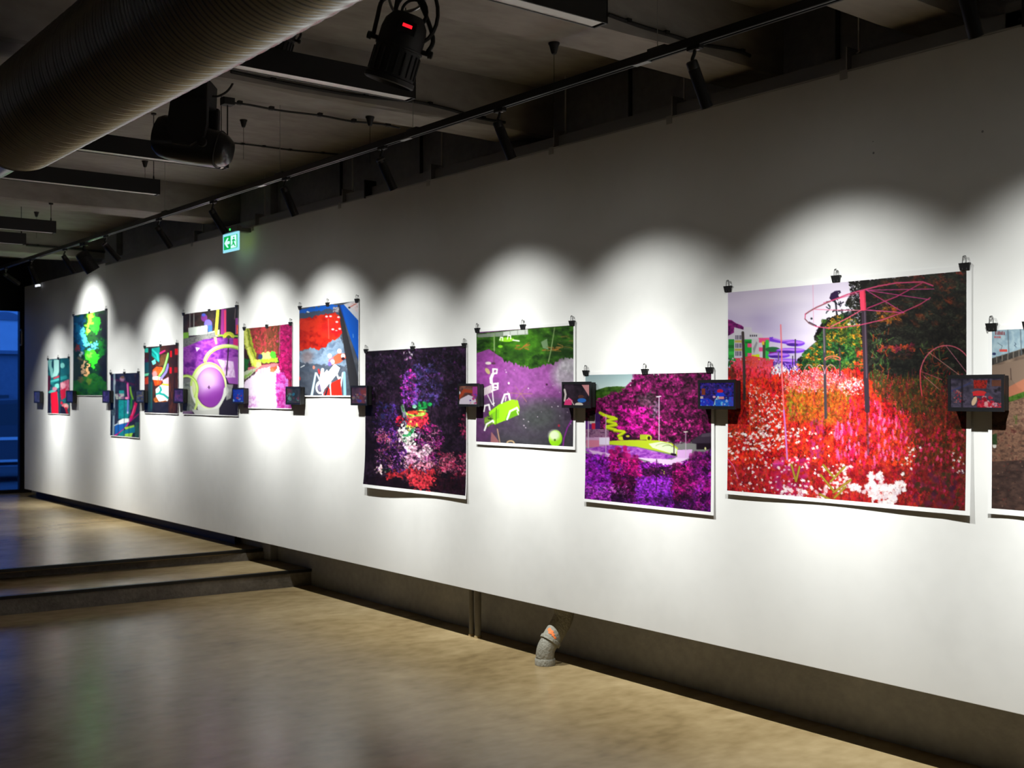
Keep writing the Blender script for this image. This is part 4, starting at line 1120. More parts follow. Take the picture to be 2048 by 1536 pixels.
    for a, b in ((520, 30), (580, 26), (640, 34)): P.arc(a, 690, b, 60, 190, 350, 3, (225, 160, 180), a=0.8)

def paint_forest(P):
    P.grad(R4(200, 380, 600, 600), (150, 180, 185), (240, 250, 248), True)
    P.grad([(200, 380), (420, 380), (320, 480), (200, 520)], (160, 185, 195), (205, 225, 225), True, 0.6)
    P.mott([(220, 560), (300, 515), (380, 490), (460, 485), (540, 490), (560, 600), (220, 640)], [(26, 58, 12), (48, 84, 20), (72, 108, 34)], 26, 20)
    hill = [(590, 395), (1160, 380), (1160, 900), (220, 900), (220, 640), (300, 580), (400, 545), (500, 510), (560, 450)]
    P.mott(hill, [(34, 5, 28), (72, 12, 52), (112, 20, 78), (150, 32, 106)], 30, 26, 4)
    P.mott([(760, 385), (1160, 380), (1160, 560), (900, 520)], [(46, 20, 34), (76, 26, 56), (100, 34, 74)], 40, 30, 3, 0.8)
    P.specks(520, hill, (8, 26), [(150, 28, 108), (112, 16, 82), (60, 8, 48), (178, 40, 130), (40, 6, 32)], 1.1, 0.55)
    P.mott([(600, 560), (720, 520), (770, 620), (740, 720), (660, 700)], [(40, 30, 34), (66, 50, 56), (100, 84, 96)], 22, 30, 3, 0.7)
    P.ell(742, 660, 22, 50, (150, 120, 160), 0.5, soft=0.6)
    P.specks(110, R4(470, 650, 720, 830), (10, 28), [(205, 20, 150), (220, 40, 160), (150, 10, 110), (90, 8, 70)], 1.1, 0.7)
    P.specks(60, R4(860, 700, 1140, 880), (10, 30), [(100, 12, 70), (50, 8, 40), (150, 20, 100), (30, 4, 24)], 1.1, 0.7)
    P.specks(16, R4(720, 700, 800, 860), (8, 18), [(225, 30, 140), (205, 40, 160)], 1, 0.75)
    P.specks(18, R4(820, 740, 1010, 850), (6, 16), [(190, 40, 130), (215, 60, 150)], 1.4, 0.6)
    P.ragged(hill, 16, 10, 10); P.grain(hill, 0.6, 16, 14)
    # slide park
    P.rect(220, 730, 275, 880, (90, 30, 120)); P.rect(258, 700, 300, 760, (186, 180, 176)); P.rect(274, 755, 304, 858, (196, 30, 60)); P.poly([(258, 725), (290, 690), (300, 690), (300, 730)], (150, 140, 140))
    P.rect(300, 680, 336, 820, (60, 26, 90)); P.mott(R4(220, 800, 400, 860), [(80, 40, 80), (150, 110, 140), (110, 50, 100)], 18, 14)
    Yl, Yd = (196, 214, 26), (128, 140, 16)
    P.line([(336, 680), (360, 694), (400, 708), (440, 716)], 22, Yl)
    for (a, b, c, d) in ((455, 725, 390, 738), (390, 745, 450, 760), (455, 770, 385, 780), (385, 790, 450, 805), (440, 810, 510, 818), (515, 824, 470, 850)):
        P.line([(a, b), (c, d)], 23, Yd); P.line([(a, b - 4), (c, d - 4)], 15, Yl)
    P.ell(490, 866, 22, 14, Yl); P.ell(535, 858, 34, 30, (40, 10, 40)); P.ell(538, 850, 14, 8, (190, 180, 50))
    P.poly([(232, 860), (405, 856), (405, 915), (330, 925), (232, 935)], (196, 150, 190)); P.rect(236, 880, 330, 930, (206, 120, 150)); P.rect(330, 862, 405, 912, (226, 214, 240))
    P.poly([(405, 885), (560, 878), (760, 880), (860, 900), (905, 935), (900, 985), (840, 975), (600, 925), (405, 912)], (186, 206, 40))
    P.poly([(690, 905), (780, 890), (850, 905), (900, 945), (890, 985), (820, 965), (720, 935)], (226, 240, 200)); P.arc(800, 930, 60, 26, 200, 360, 3, (150, 160, 90)); P.arc(830, 940, 50, 24, 220, 360, 3, (120, 130, 70))
    P.rect(628, 838, 690, 876, (170, 190, 40)); P.ell(693, 862, 22, 22, (190, 210, 40)); P.ell(693, 864, 11, 14, (50, 40, 20))
    P.mott([(232, 940), (420, 915), (600, 930), (840, 985), (900, 1000), (760, 1030), (500, 1000), (300, 1000), (232, 960)], [(120, 40, 160), (170, 80, 200), (205, 130, 225)], 26, 12)
    P.poly([(250, 950), (440, 985), (440, 1005), (300, 995)], (236, 200, 240), 0.85); P.poly([(590, 1005), (860, 1020), (1010, 945), (1000, 1000), (890, 1060), (760, 1050)], (238, 206, 246)); P.poly([(900, 950), (1010, 945), (990, 1010), (900, 1010)], (230, 180, 240))
    P.poly([(1005, 880), (1080, 830), (1150, 820), (1150, 925), (1005, 900)], (58, 44, 62)); P.poly([(1080, 835), (1150, 822), (1150, 850), (1075, 855)], (84, 70, 88)); P.rect(1040, 900, 1150, 945, (26, 10, 26)); P.ell(1106, 938, 7, 10, (236, 236, 160))
    # undergrowth
    low = [(220, 975), (430, 1000), (640, 1030), (860, 1060), (1000, 1010), (1160, 940), (1160, 1420), (220, 1420)]
    P.mott(low, [(60, 6, 80), (104, 14, 130), (140, 24, 165), (170, 40, 180)], 30, 26, 4)
    P.specks(420, low, (8, 24), [(120, 20, 150), (160, 30, 180), (90, 10, 110), (185, 50, 190), (100, 40, 190)], 1.2, 0.5)
    P.specks(260, [(400, 940), (520, 930), (620, 1010), (620, 1180), (540, 1260), (430, 1230), (410, 1050)], (8, 20), [(190, 10, 110), (150, 6, 90), (110, 4, 76), (210, 30, 130), (60, 2, 46)], 1.1, 0.75)
    P.specks(120, R4(430, 1120, 600, 1330), (10, 24), [(40, 2, 34), (26, 2, 26), (80, 6, 60)], 0.9, 0.7)
    P.specks(220, R4(870, 1060, 1010, 1330), (10, 24), [(140, 10, 100), (70, 4, 54), (30, 2, 26), (180, 20, 120)], 1, 0.75)
    P.specks(160, R4(990, 970, 1150, 1390), (10, 26), [(150, 14, 120), (70, 6, 70), (180, 30, 140), (40, 4, 44)], 1, 0.65)
    P.mott([(640, 1080), (880, 1070), (880, 1140), (640, 1140)], [(20, 2, 22), (54, 8, 46), (80, 30, 50)], 20, 14, 3, 0.8); P.ell(800, 1112, 9, 10, (190, 220, 60)); P.ell(750, 1112, 26, 20, (24, 4, 28))
    P.mott([(600, 1150), (860, 1150), (860, 1380), (600, 1380)], [(110, 20, 170), (140, 50, 200), (96, 10, 140)], 30, 20, 3, 0.6)
    P.specks(300, R4(230, 1210, 540, 1330), (2, 6), [(220, 110, 220), (190, 60, 190), (240, 150, 235)], 1, 0.7)
    P.specks(160, R4(560, 1180, 1140, 1390), (2, 6), [(200, 70, 200), (225, 90, 190), (60, 6, 70)], 1, 0.6)
    P.specks(80, R4(420, 1280, 1140, 1400), (12, 30), [(40, 4, 50), (70, 8, 84), (24, 2, 30)], 1.4, 0.5)
    P.ragged(low, 16, 9, 9); P.grain(low, 0.5, 12, 10)
    for x, y0, y1, w in ((767, 558, 880, 6), (962, 815, 1000, 5), (378, 700, 1000, 4), (250, 720, 940, 7), (876, 885, 985, 7), (750, 1020, 1240, 6)):
        P.line([(x, y0), (x, y1)], w, (214, 190, 214) if y0 < 850 else (50, 10, 50))
    P.line([(750, 562), (780, 558)], 7, (235, 230, 235)); P.line([(950, 818), (975, 816)], 7, (235, 230, 215)); P.line([(860, 980), (885, 985)], 16, (30, 6, 30))

def paint_pond(P):
    P.mott(R4(880, 100, 1630, 1010), [(96, 52, 104), (120, 64, 124), (140, 78, 146)], 200, 120, 3)
    P.grad(R4(880, 560, 1630, 1010), (118, 62, 122), (60, 56, 66), True)
    P.grad(R4(880, 640, 1630, 1010), (80, 60, 90), (56, 58, 60), True, 0.8)
    P.ell(1250, 480, 330, 190, (160, 84, 164), 0.65, soft=0.9); P.ell(960, 420, 120, 160, (156, 66, 160), 0.7, soft=0.8)
    P.ell(1560, 470, 110, 110, (176, 170, 180), 0.9, soft=0.7); P.ell(1590, 400, 90, 60, (182, 178, 186), 0.8, soft=0.5)
    P.ell(1350, 760, 160, 110, (60, 78, 60), 0.5, soft=0.9); P.ell(940, 860, 90, 160, (110, 52, 116), 0.6, soft=0.9)
    g = [(890, 170), (1620, 110), (1620, 370)]
    R = P.rnd
    x = 1610
    while x > 1090:
        base = 355 if x > 1500 else (390 if x > 1420 else 430 - abs(x - 1300) * 0.28)
        g.append((x, base + R.uniform(-14, 14))); x -= R.uniform(7, 14)
    g += [(1085, 350), (1050, 330), (1020, 310), (985, 284), (940, 300), (890, 316)]
    P.mott(g, [(16, 40, 10), (34, 70, 16), (52, 98, 22), (78, 132, 34)], 44, 30, 4)
    P.ell(1240, 230, 150, 80, (70, 136, 24), 0.5, soft=0.9); P.ell(1500, 300, 90, 60, (22, 48, 14), 0.7, soft=0.8); P.ell(1180, 330, 90, 40, (26, 56, 14), 0.6, soft=0.8)
    P.grain(R4(880, 100, 1630, 1010), 0.10, 20, 20)
    P.poly([(905, 178), (1270, 138), (1272, 180), (1080, 192), (905, 200)], (150, 160, 150), 0.85); P.poly([(1090, 160), (1268, 140), (1268, 175), (1090, 188)], (205, 210, 205), 0.9); P.rect(900, 176, 1000, 196, (130, 140, 128))
    for k in range(5): P.line([(1030 + k * 55, 150), (1030 + k * 55, 195)], 3, (110, 120, 108))
    P.ell(1115, 216, 55, 17, (140, 210, 40)); P.line([(1065, 220), (1070, 198), (1085, 200), (1085, 222)], 7, WHITE); P.line([(1120, 212), (1126, 186), (1142, 188), (1144, 212)], 7, WHITE); P.line([(1160, 220), (1205, 226)], 9, (235, 240, 230))
    P.ell(1068, 266, 18, 10, (120, 196, 40)); P.strokes(14, R4(1170, 255, 1260, 285), (15, 40), -10, 30, (5, 9), [(170, 110, 50), (150, 90, 40)])
    P.poly([(1365, 235), (1410, 210), (1420, 290), (1380, 280)], (110, 140, 100)); P.strokes(16, R4(1370, 270, 1490, 300), (15, 50), -5, 15, (4, 9), [(180, 110, 50), (120, 110, 50)]); P.strokes(18, R4(1480, 170, 1600, 290), (20, 70), 5, 15, (3, 7), [(90, 110, 70), (150, 120, 60), (60, 80, 50)])
    P.line([(1023, 180), (1024, 300)], 8, (140, 170, 110)); P.line([(1465, 130), (1440, 290), (1420, 380)], 6, (140, 166, 110))
    P.line([(1024, 300), (1020, 392)], 6, (120, 70, 110))
    # floating chairs and table
    P.ell(980, 388, 22, 11, (226, 214, 210)); P.ell(975, 446, 14, 26, (200, 180, 130), rot=-0.6); P.ell(1018, 390, 16, 8, (90, 50, 80))
    P.poly([(1010, 425), (1050, 428), (1046, 468), (1008, 470)], WHITE); P.poly([(1022, 436), (1040, 438), (1036, 456), (1020, 458)], (150, 90, 150))
    P.line([(1012, 470), (1000, 500), (1002, 530)], 22, WHITE)
    P.poly([(1005, 535), (1056, 530), (1054, 580), (1010, 595)], WHITE); P.rect(1022, 545, 1044, 560, (140, 80, 140)); P.rect(1022, 570, 1042, 580, (140, 80, 140))
    P.poly([(938, 575), (1005, 545), (1010, 600), (945, 628)], (232, 226, 226))
    for k in range(6): P.line([(945 + k * 11, 578 - k * 5), (952 + k * 11, 622 - k * 5)], 3, (150, 100, 140))
    P.line([(975, 620), (1010, 690), (1025, 680)], 6, WHITE); P.line([(1010, 590), (1020, 700)], 7, WHITE)
    gr, gd = (150, 222, 30), (100, 160, 24)
    P.poly([(985, 745), (1060, 690), (1150, 655), (1195, 660), (1210, 720), (1200, 760), (1120, 800), (1030, 838), (990, 810)], gr)
    P.poly([(1120, 760), (1210, 715), (1205, 765), (1100, 812)], gd); P.poly([(1000, 760), (1060, 720), (1060, 790), (1010, 815)], (126, 196, 30)); P.line([(1040, 720), (1038, 840)], 5, (70, 100, 30))
    P.mott([(950, 790), (1010, 760), (1020, 830), (960, 870)], [(60, 80, 40), (130, 170, 50), (40, 50, 40)], 16, 16)
    for pts in ([(948, 740), (955, 700), (985, 692), (992, 730)], [(1078, 680), (1100, 618), (1130, 612), (1138, 655)], [(1118, 800), (1140, 740), (1190, 715), (1200, 735)], [(955, 880), (970, 835), (1015, 808), (1020, 820)]): P.line(pts, 12, WHITE)
    P.line([(1110, 635), (1105, 665)], 6, WHITE); P.line([(1190, 740), (1200, 765)], 6, WHITE)
    for a in (0, 60, 120, 185, 240, 300): P.line([(1217, 612), (1217 + 85 * math.cos(math.radians(a)), 612 + 75 * math.sin(math.radians(a)) * 0.9)], 5 if a in (0, 60, 185, 120) else 3, (150, 110, 100), 0.85)
    P.specks(34, R4(1080, 420, 1590, 880), (2, 5), [(236, 226, 236), (200, 180, 200)], 1, 0.9); P.ell(1130, 535, 7, 9, (236, 210, 220)); P.ell(1408, 545, 8, 8, (70, 30, 66)); P.ell(1498, 845, 8, 10, (160, 40, 60))
    P.ell(1474, 938, 49, 60, gr); P.ell(1466, 915, 40, 36, (236, 244, 220), 0.9, soft=0.7); P.ell(1470, 950, 8, 8, (80, 110, 40))
    P.line([(1600, 790), (1560, 860), (1535, 940), (1530, 1000)], 8, (140, 40, 150))
    P.poly([(1005, 890), (1060, 960), (1055, 975), (1000, 970)], (150, 96, 100)); P.line([(1048, 870), (1068, 970)], 7, (190, 150, 120)); P.arc(1145, 975, 26, 18, 180, 360, 8, (190, 160, 120))

def paint_darkwood(P):
    P.mott(R4(60, 230, 860, 1380), [(16, 9, 18), (24, 14, 26), (36, 22, 38), (48, 30, 52)], 70, 60, 4)
    full = R4(90, 280, 820, 1340)
    P.specks(520, R4(90, 280, 820, 700), (3, 9), [(52, 30, 62), (80, 44, 92), (34, 18, 40), (96, 40, 110), (60, 60, 84)], 1.3, 0.55)
    P.strokes(120, R4(360, 300, 640, 640), (14, 44), -70, 40, (3, 7), [(70, 52, 120), (96, 62, 140), (110, 80, 150), (60, 40, 90)], 0.6)
    P.strokes(90, R4(100, 320, 260, 600), (10, 30), 20, 60, (3, 6), [(60, 44, 70), (110, 90, 120)], 0.5)
    P.specks(16, R4(360, 300, 440, 360), (3, 7), [(220, 210, 226), (190, 120, 180)], 1, 0.9)
    P.specks(190, [(340, 480), (400, 440), (460, 460), (480, 640), (400, 720), (340, 640)], (4, 12), [(150, 60, 190), (190, 80, 220), (120, 40, 170), (230, 40, 170), (80, 40, 140)], 1, 0.75)
    P.specks(170, R4(430, 400, 640, 700), (5, 14), [(70, 66, 140), (90, 80, 170), (54, 46, 100), (120, 60, 160), (40, 30, 70)], 1, 0.6)
    P.specks(140, R4(160, 680, 330, 960), (5, 14), [(60, 40, 130), (86, 50, 160), (120, 50, 160), (40, 50, 120)], 0.8, 0.6)
    P.ragged(full, 12, 10, 12)
    P.mott([(470, 670), (530, 672), (535, 720), (460, 730)], [(20, 110, 50), (30, 150, 70)], 14, 14); P.ell(552, 690, 18, 14, (30, 140, 70)); P.ell(440, 706, 16, 14, (150, 220, 190)); P.ell(480, 740, 60, 10, (40, 130, 70))
    P.poly([(378, 748), (400, 738), (510, 738), (540, 760), (530, 850), (470, 860), (400, 850)], (218, 46, 66)); P.poly([(310, 780), (345, 770), (350, 845), (310, 825)], (200, 30, 60)); P.ell(455, 748, 62, 14, (190, 60, 40)); P.ell(440, 788, 12, 7, (240, 130, 140))
    P.arc(450, 752, 72, 20, 20, 180, 13, (150, 205, 70)); P.line([(460, 735), (520, 735), (515, 755), (470, 755)], 8, (160, 210, 80))
    P.line([(350, 700), (366, 760), (380, 830)], 26, (110, 110, 130)); P.line([(350, 700), (362, 740)], 14, (60, 110, 60)); P.line([(395, 850), (425, 862), (436, 840)], 16, (190, 180, 70))
    P.poly([(340, 850), (420, 870), (440, 900), (420, 1030), (370, 1030), (330, 930)], (244, 226, 226)); P.poly([(395, 870), (424, 875), (390, 955), (366, 940)], (30, 130, 70)); P.poly([(455, 880), (500, 870), (510, 920), (460, 930)], (190, 170, 210), 0.8)
    pinks = [(225, 50, 150), (240, 90, 170), (190, 30, 130), (248, 150, 200), (150, 40, 160)]
    P.specks(330, [(480, 860), (560, 840), (660, 880), (640, 1040), (560, 1170), (400, 1160), (440, 1000)], (4, 12), pinks + [(40, 14, 50), (70, 20, 90)], 1, 0.75)
    P.specks(260, [(160, 850), (330, 880), (400, 1050), (390, 1180), (180, 1190)], (4, 13), [(120, 50, 170), (170, 80, 200), (60, 20, 90), (226, 100, 160), (30, 12, 40), (240, 170, 210)], 1, 0.7)
    P.specks(60, R4(370, 1000, 560, 1150), (8, 20), [(250, 190, 215), (244, 150, 190), (252, 220, 230)], 1.2, 0.7)
    P.specks(40, R4(180, 900, 250, 970), (4, 10), [(240, 130, 140), (220, 80, 130), (60, 20, 60)], 1.2, 0.7); P.ell(205, 1165, 26, 24, (246, 205, 205), 0.9); P.ell(235, 1170, 14, 10, (30, 90, 50))
    P.specks(120, R4(630, 1060, 820, 1190), (6, 14), [(240, 70, 120), (248, 130, 160), (200, 40, 90), (60, 14, 40), (250, 160, 180)], 1.2, 0.7)
    P.specks(60, R4(780, 760, 820, 920), (5, 11), [(205, 60, 110), (120, 30, 70), (40, 12, 30)], 1, 0.7)
    P.mott([(400, 1130), (480, 1180), (590, 1170), (600, 1210), (550, 1320), (450, 1310), (400, 1250)], [(90, 12, 26), (190, 34, 50), (230, 66, 78), (150, 24, 36)], 18, 18); P.strokes(160, R4(380, 1120, 620, 1320), (14, 40), -40, 50, (2, 5), [(226, 60, 70), (150, 20, 36), (60, 10, 20), (240, 100, 100)], 0.7)
    P.poly([(240, 1190), (390, 1180), (390, 1215), (250, 1220)], (200, 40, 44), 0.7); P.mott([(720, 1180), (820, 1190), (820, 1220), (700, 1215)], [(150, 20, 50), (80, 14, 34)], 16, 10, 2, 0.7)
    P.mott([(90, 1200), (390, 1240), (440, 1330), (90, 1310)], [(12, 6, 12), (30, 10, 20)], 20, 20, 3, 0.8); P.mott([(590, 1220), (820, 1230), (820, 1360), (560, 1320)], [(14, 6, 12), (46, 12, 26)], 20, 20, 3, 0.8)
    P.strokes(150, R4(200, 850, 820, 1180), (20, 80), -50, 80, (1.5, 3), [(14, 6, 16), (24, 10, 26)], 0.85)
    P.ragged(R4(90, 780, 830, 1360), 26, 16, 16); P.grain(full, 0.4, 12, 14)
    P.specks(500, R4(90, 290, 820, 1340), (3, 10), [(16, 8, 18), (24, 12, 26), (12, 6, 14)], 1.2, 0.6)
    P.strokes(70, R4(100, 300, 820, 1000), (40, 160), -85, 18, (2, 5), [(10, 6, 12), (16, 10, 18)], 0.7)

def paint_basin(P):
    P.mott(R4(100, 240, 640, 1280), [(26, 14, 22), (50, 30, 46)], 50, 50)
    P.mott([(110, 340), (400, 300), (400, 500), (110, 520)], [(26, 22, 18), (48, 36, 28), (70, 40, 40)], 30, 30)
    for x in (180, 215): P.line([(x, 340), (x, 460)], 6, (150, 150, 150))
    P.ell(305, 375, 28, 34, (100, 40, 110)); P.ell(340, 430, 34, 40, (100, 90, 190)); P.ell(300, 350, 18, 14, (60, 70, 160)); P.rect(340, 440, 375, 500, (50, 90, 190))
    P.poly([(165, 462), (330, 440), (335, 520), (170, 532)], (206, 214, 206)); P.poly([(265, 450), (330, 440), (333, 520), (268, 526)], (170, 176, 172)); P.poly([(110, 505), (165, 500), (172, 560), (110, 570)], (120, 176, 50)); P.poly([(340, 505), (440, 480), (440, 540), (340, 540)], (196, 226, 170))
    P.poly([(415, 290), (440, 285), (420, 530), (395, 530)], (226, 226, 60)); P.poly([(455, 300), (500, 300), (500, 520), (450, 530)], (150, 40, 130)); P.poly([(480, 310), (498, 310), (496, 520), (484, 520)], (226, 60, 100)); P.rect(505, 290, 605, 520, (22, 14, 18)); P.line([(580, 300), (572, 390)], 5, (150, 130, 130))
    P.rect(580, 380, 605, 520, (150, 60, 150)); P.rect(588, 440, 605, 520, (236, 80, 50))
    P.mott([(110, 560), (400, 500), (410, 545), (240, 590), (110, 650)], [(90, 90, 90), (120, 120, 116), (70, 66, 72)], 14, 14)
    P.mott([(110, 640), (300, 565), (480, 545), (605, 560), (605, 900), (110, 900)], [(80, 20, 110), (110, 36, 140), (150, 70, 170), (90, 26, 120)], 50, 40)
    P.poly([(228, 632), (268, 640), (240, 672)], (236, 220, 240), 0.9); P.poly([(390, 548), (415, 545), (420, 605), (405, 610)], (230, 150, 120)); P.line([(430, 530), (600, 540)], 16, (140, 190, 60)); P.rect(560, 560, 605, 640, (200, 30, 110))
    P.arc(520, 545, 40, 34, 180, 360, 22, (176, 190, 50)); P.ell(520, 545, 18, 14, (60, 80, 30)); P.arc(520, 548, 26, 22, 180, 360, 8, (220, 200, 60))
    P.poly([(380, 740), (600, 720), (605, 960), (520, 950), (480, 850)], (150, 80, 170)); P.mott([(420, 740), (560, 760), (580, 900), (500, 900)], [(206, 170, 214), (230, 210, 236), (150, 90, 160)], 20, 50, 3, 0.9)
    P.line([(520, 565), (515, 700), (500, 880)], 11, (40, 20, 40))
    lime, limd = (206, 232, 130), (150, 190, 60)
    P.arc(510, 780, 200, 155, 190, 300, 30, limd); P.arc(510, 775, 200, 155, 190, 300, 20, lime)
    P.poly([(110, 905), (230, 900), (240, 1200), (110, 1220)], (110, 112, 108)); P.mott([(110, 960), (210, 930), (225, 1180), (160, 1230), (110, 1220)], [(80, 86, 76), (140, 146, 138), (110, 116, 100)], 30, 30)
    P.ell(345, 985, 160, 215, (222, 226, 214)); P.ell(350, 975, 150, 195, (214, 232, 150)); P.ell(360, 985, 128, 178, (96, 30, 116)); P.ell(362, 985, 122, 172, (140, 60, 160)); P.ell(330, 930, 110, 110, (206, 176, 216), 0.8, soft=0.9); P.ell(400, 1080, 90, 80, (116, 40, 136), 0.6, soft=0.9)
    P.arc(345, 985, 155, 212, 5, 120, 42, (212, 214, 206)); P.arc(345, 985, 155, 210, 185, 330, 18, (190, 220, 110))
    P.ell(348, 985, 6, 16, (60, 20, 60)); P.line([(335, 985), (360, 990)], 4, (80, 30, 80))
    P.arc(150, 1000, 95, 115, 230, 395, 24, limd); P.arc(148, 1002, 95, 115, 230, 395, 12, lime); P.line([(240, 1040), (240, 1140), (225, 1180)], 20, lime)
    P.poly([(200, 1180), (300, 1190), (430, 1170), (480, 1120), (500, 1180), (440, 1235), (230, 1235)], (196, 196, 190)); P.poly([(440, 1170), (530, 1000), (605, 1000), (605, 1235), (440, 1235)], (40, 34, 44)); P.mott([(500, 960), (560, 960), (540, 1080), (500, 1100)], [(150, 150, 150), (200, 200, 196)], 20, 20, 2, 0.8); P.poly([(110, 1200), (200, 1190), (215, 1240), (110, 1240)], (130, 80, 140), 0.6)

def paint_road(P):
    P.mott(R4(640, 420, 1090, 1190), [(60, 20, 30), (40, 30, 16)], 40, 40)
    P.mott(R4(700, 430, 990, 720), [(56, 46, 16), (110, 40, 36), (170, 50, 60), (80, 60, 20), (200, 70, 80)], 30, 60, 4); P.mott([(840, 430), (980, 425), (970, 680), (860, 660)], [(50, 44, 14), (80, 56, 24), (110, 50, 40)], 20, 70, 4, 0.7); P.strokes(90, R4(700, 480, 960, 700), (20, 60), -80, 30, (3, 6), [(215, 70, 80), (70, 60, 20), (190, 50, 60)], 0.7)
    P.mott([(975, 440), (1085, 430), (1085, 1020), (1000, 990), (960, 900), (970, 700)], [(150, 10, 80), (205, 20, 110), (120, 10, 66), (220, 40, 130)], 20, 20, 4)
    P.specks(160, [(940, 520), (1085, 440), (1085, 1000), (990, 960), (960, 780)], (6, 14), [(196, 16, 100), (150, 8, 76), (226, 50, 140), (100, 10, 56)], 1, 0.7)
    P.rect(735, 690, 940, 800, (90, 40, 40)); P.poly([(790, 690), (930, 670), (935, 740), (790, 760)], (140, 200, 60)); P.rect(818, 680, 905, 740, (190, 225, 110)); P.ell(910, 705, 26, 34, (70, 190, 40)); P.ell(800, 715, 20, 26, (40, 50, 90)); P.poly([(810, 745), (950, 725), (950, 760), (815, 775)], (150, 220, 40))
    P.poly([(690, 810), (950, 770), (960, 810), (700, 860)], (226, 120, 130), 0.8)
    P.poly([(655, 470), (700, 470), (760, 700), (760, 760), (700, 720)], (150, 160, 40)); P.line([(672, 470), (690, 620), (745, 780)], 58, (176, 186, 60)); P.line([(664, 480), (680, 610), (730, 760)], 22, (214, 220, 110)); P.line([(690, 480), (708, 600), (765, 750)], 12, (110, 120, 30)); P.arc(705, 650, 40, 24, 190, 350, 4, (120, 130, 40))
    P.mott([(655, 730), (700, 740), (690, 830), (655, 840)], [(20, 60, 20), (30, 110, 40)], 14, 14); P.ell(770, 775, 36, 34, (196, 206, 80)); P.ell(780, 785, 20, 22, (226, 230, 130))
    P.poly([(655, 850), (790, 800), (740, 860), (655, 920)], (170, 180, 150)); P.poly([(655, 890), (760, 830), (700, 880), (655, 915)], (120, 160, 60))
    P.poly([(655, 940), (740, 870), (800, 820), (960, 800), (985, 900), (950, 1010), (970, 1175), (655, 1175)], (226, 206, 232)); P.mott([(655, 960), (760, 880), (920, 900), (940, 1175), (655, 1175)], [(214, 186, 220), (236, 222, 240), (226, 200, 230)], 24, 30, 3, 0.8)
    P.specks(80, R4(655, 1060, 760, 1175), (3, 8), [(190, 90, 190), (206, 130, 206)], 1, 0.6)
    P.poly([(875, 815), (940, 795), (945, 825), (905, 860)], (236, 80, 50)); P.ell(905, 840, 24, 18, (240, 110, 70))
    P.mott([(940, 860), (1000, 850), (1060, 960), (1080, 1175), (950, 1175), (930, 1000)], [(170, 80, 190), (206, 130, 216), (186, 40, 140), (140, 40, 150)], 20, 26, 4); P.specks(80, R4(950, 1000, 1080, 1175), (4, 10), [(196, 40, 130), (220, 110, 190), (150, 30, 110)], 1, 0.7); P.poly([(1040, 900), (1085, 960), (1085, 1050), (1040, 980)], (150, 30, 60), 0.8)
    P.ragged(R4(640, 420, 1090, 1190), 6, 12, 12)
    for x in (803, 825): P.line([(x, 815), (x, 865)], 4, (110, 70, 90))
    P.line([(728, 800), (728, 850)], 4, (150, 110, 120)); P.line([(970, 440), (966, 700)], 3, (190, 120, 150))

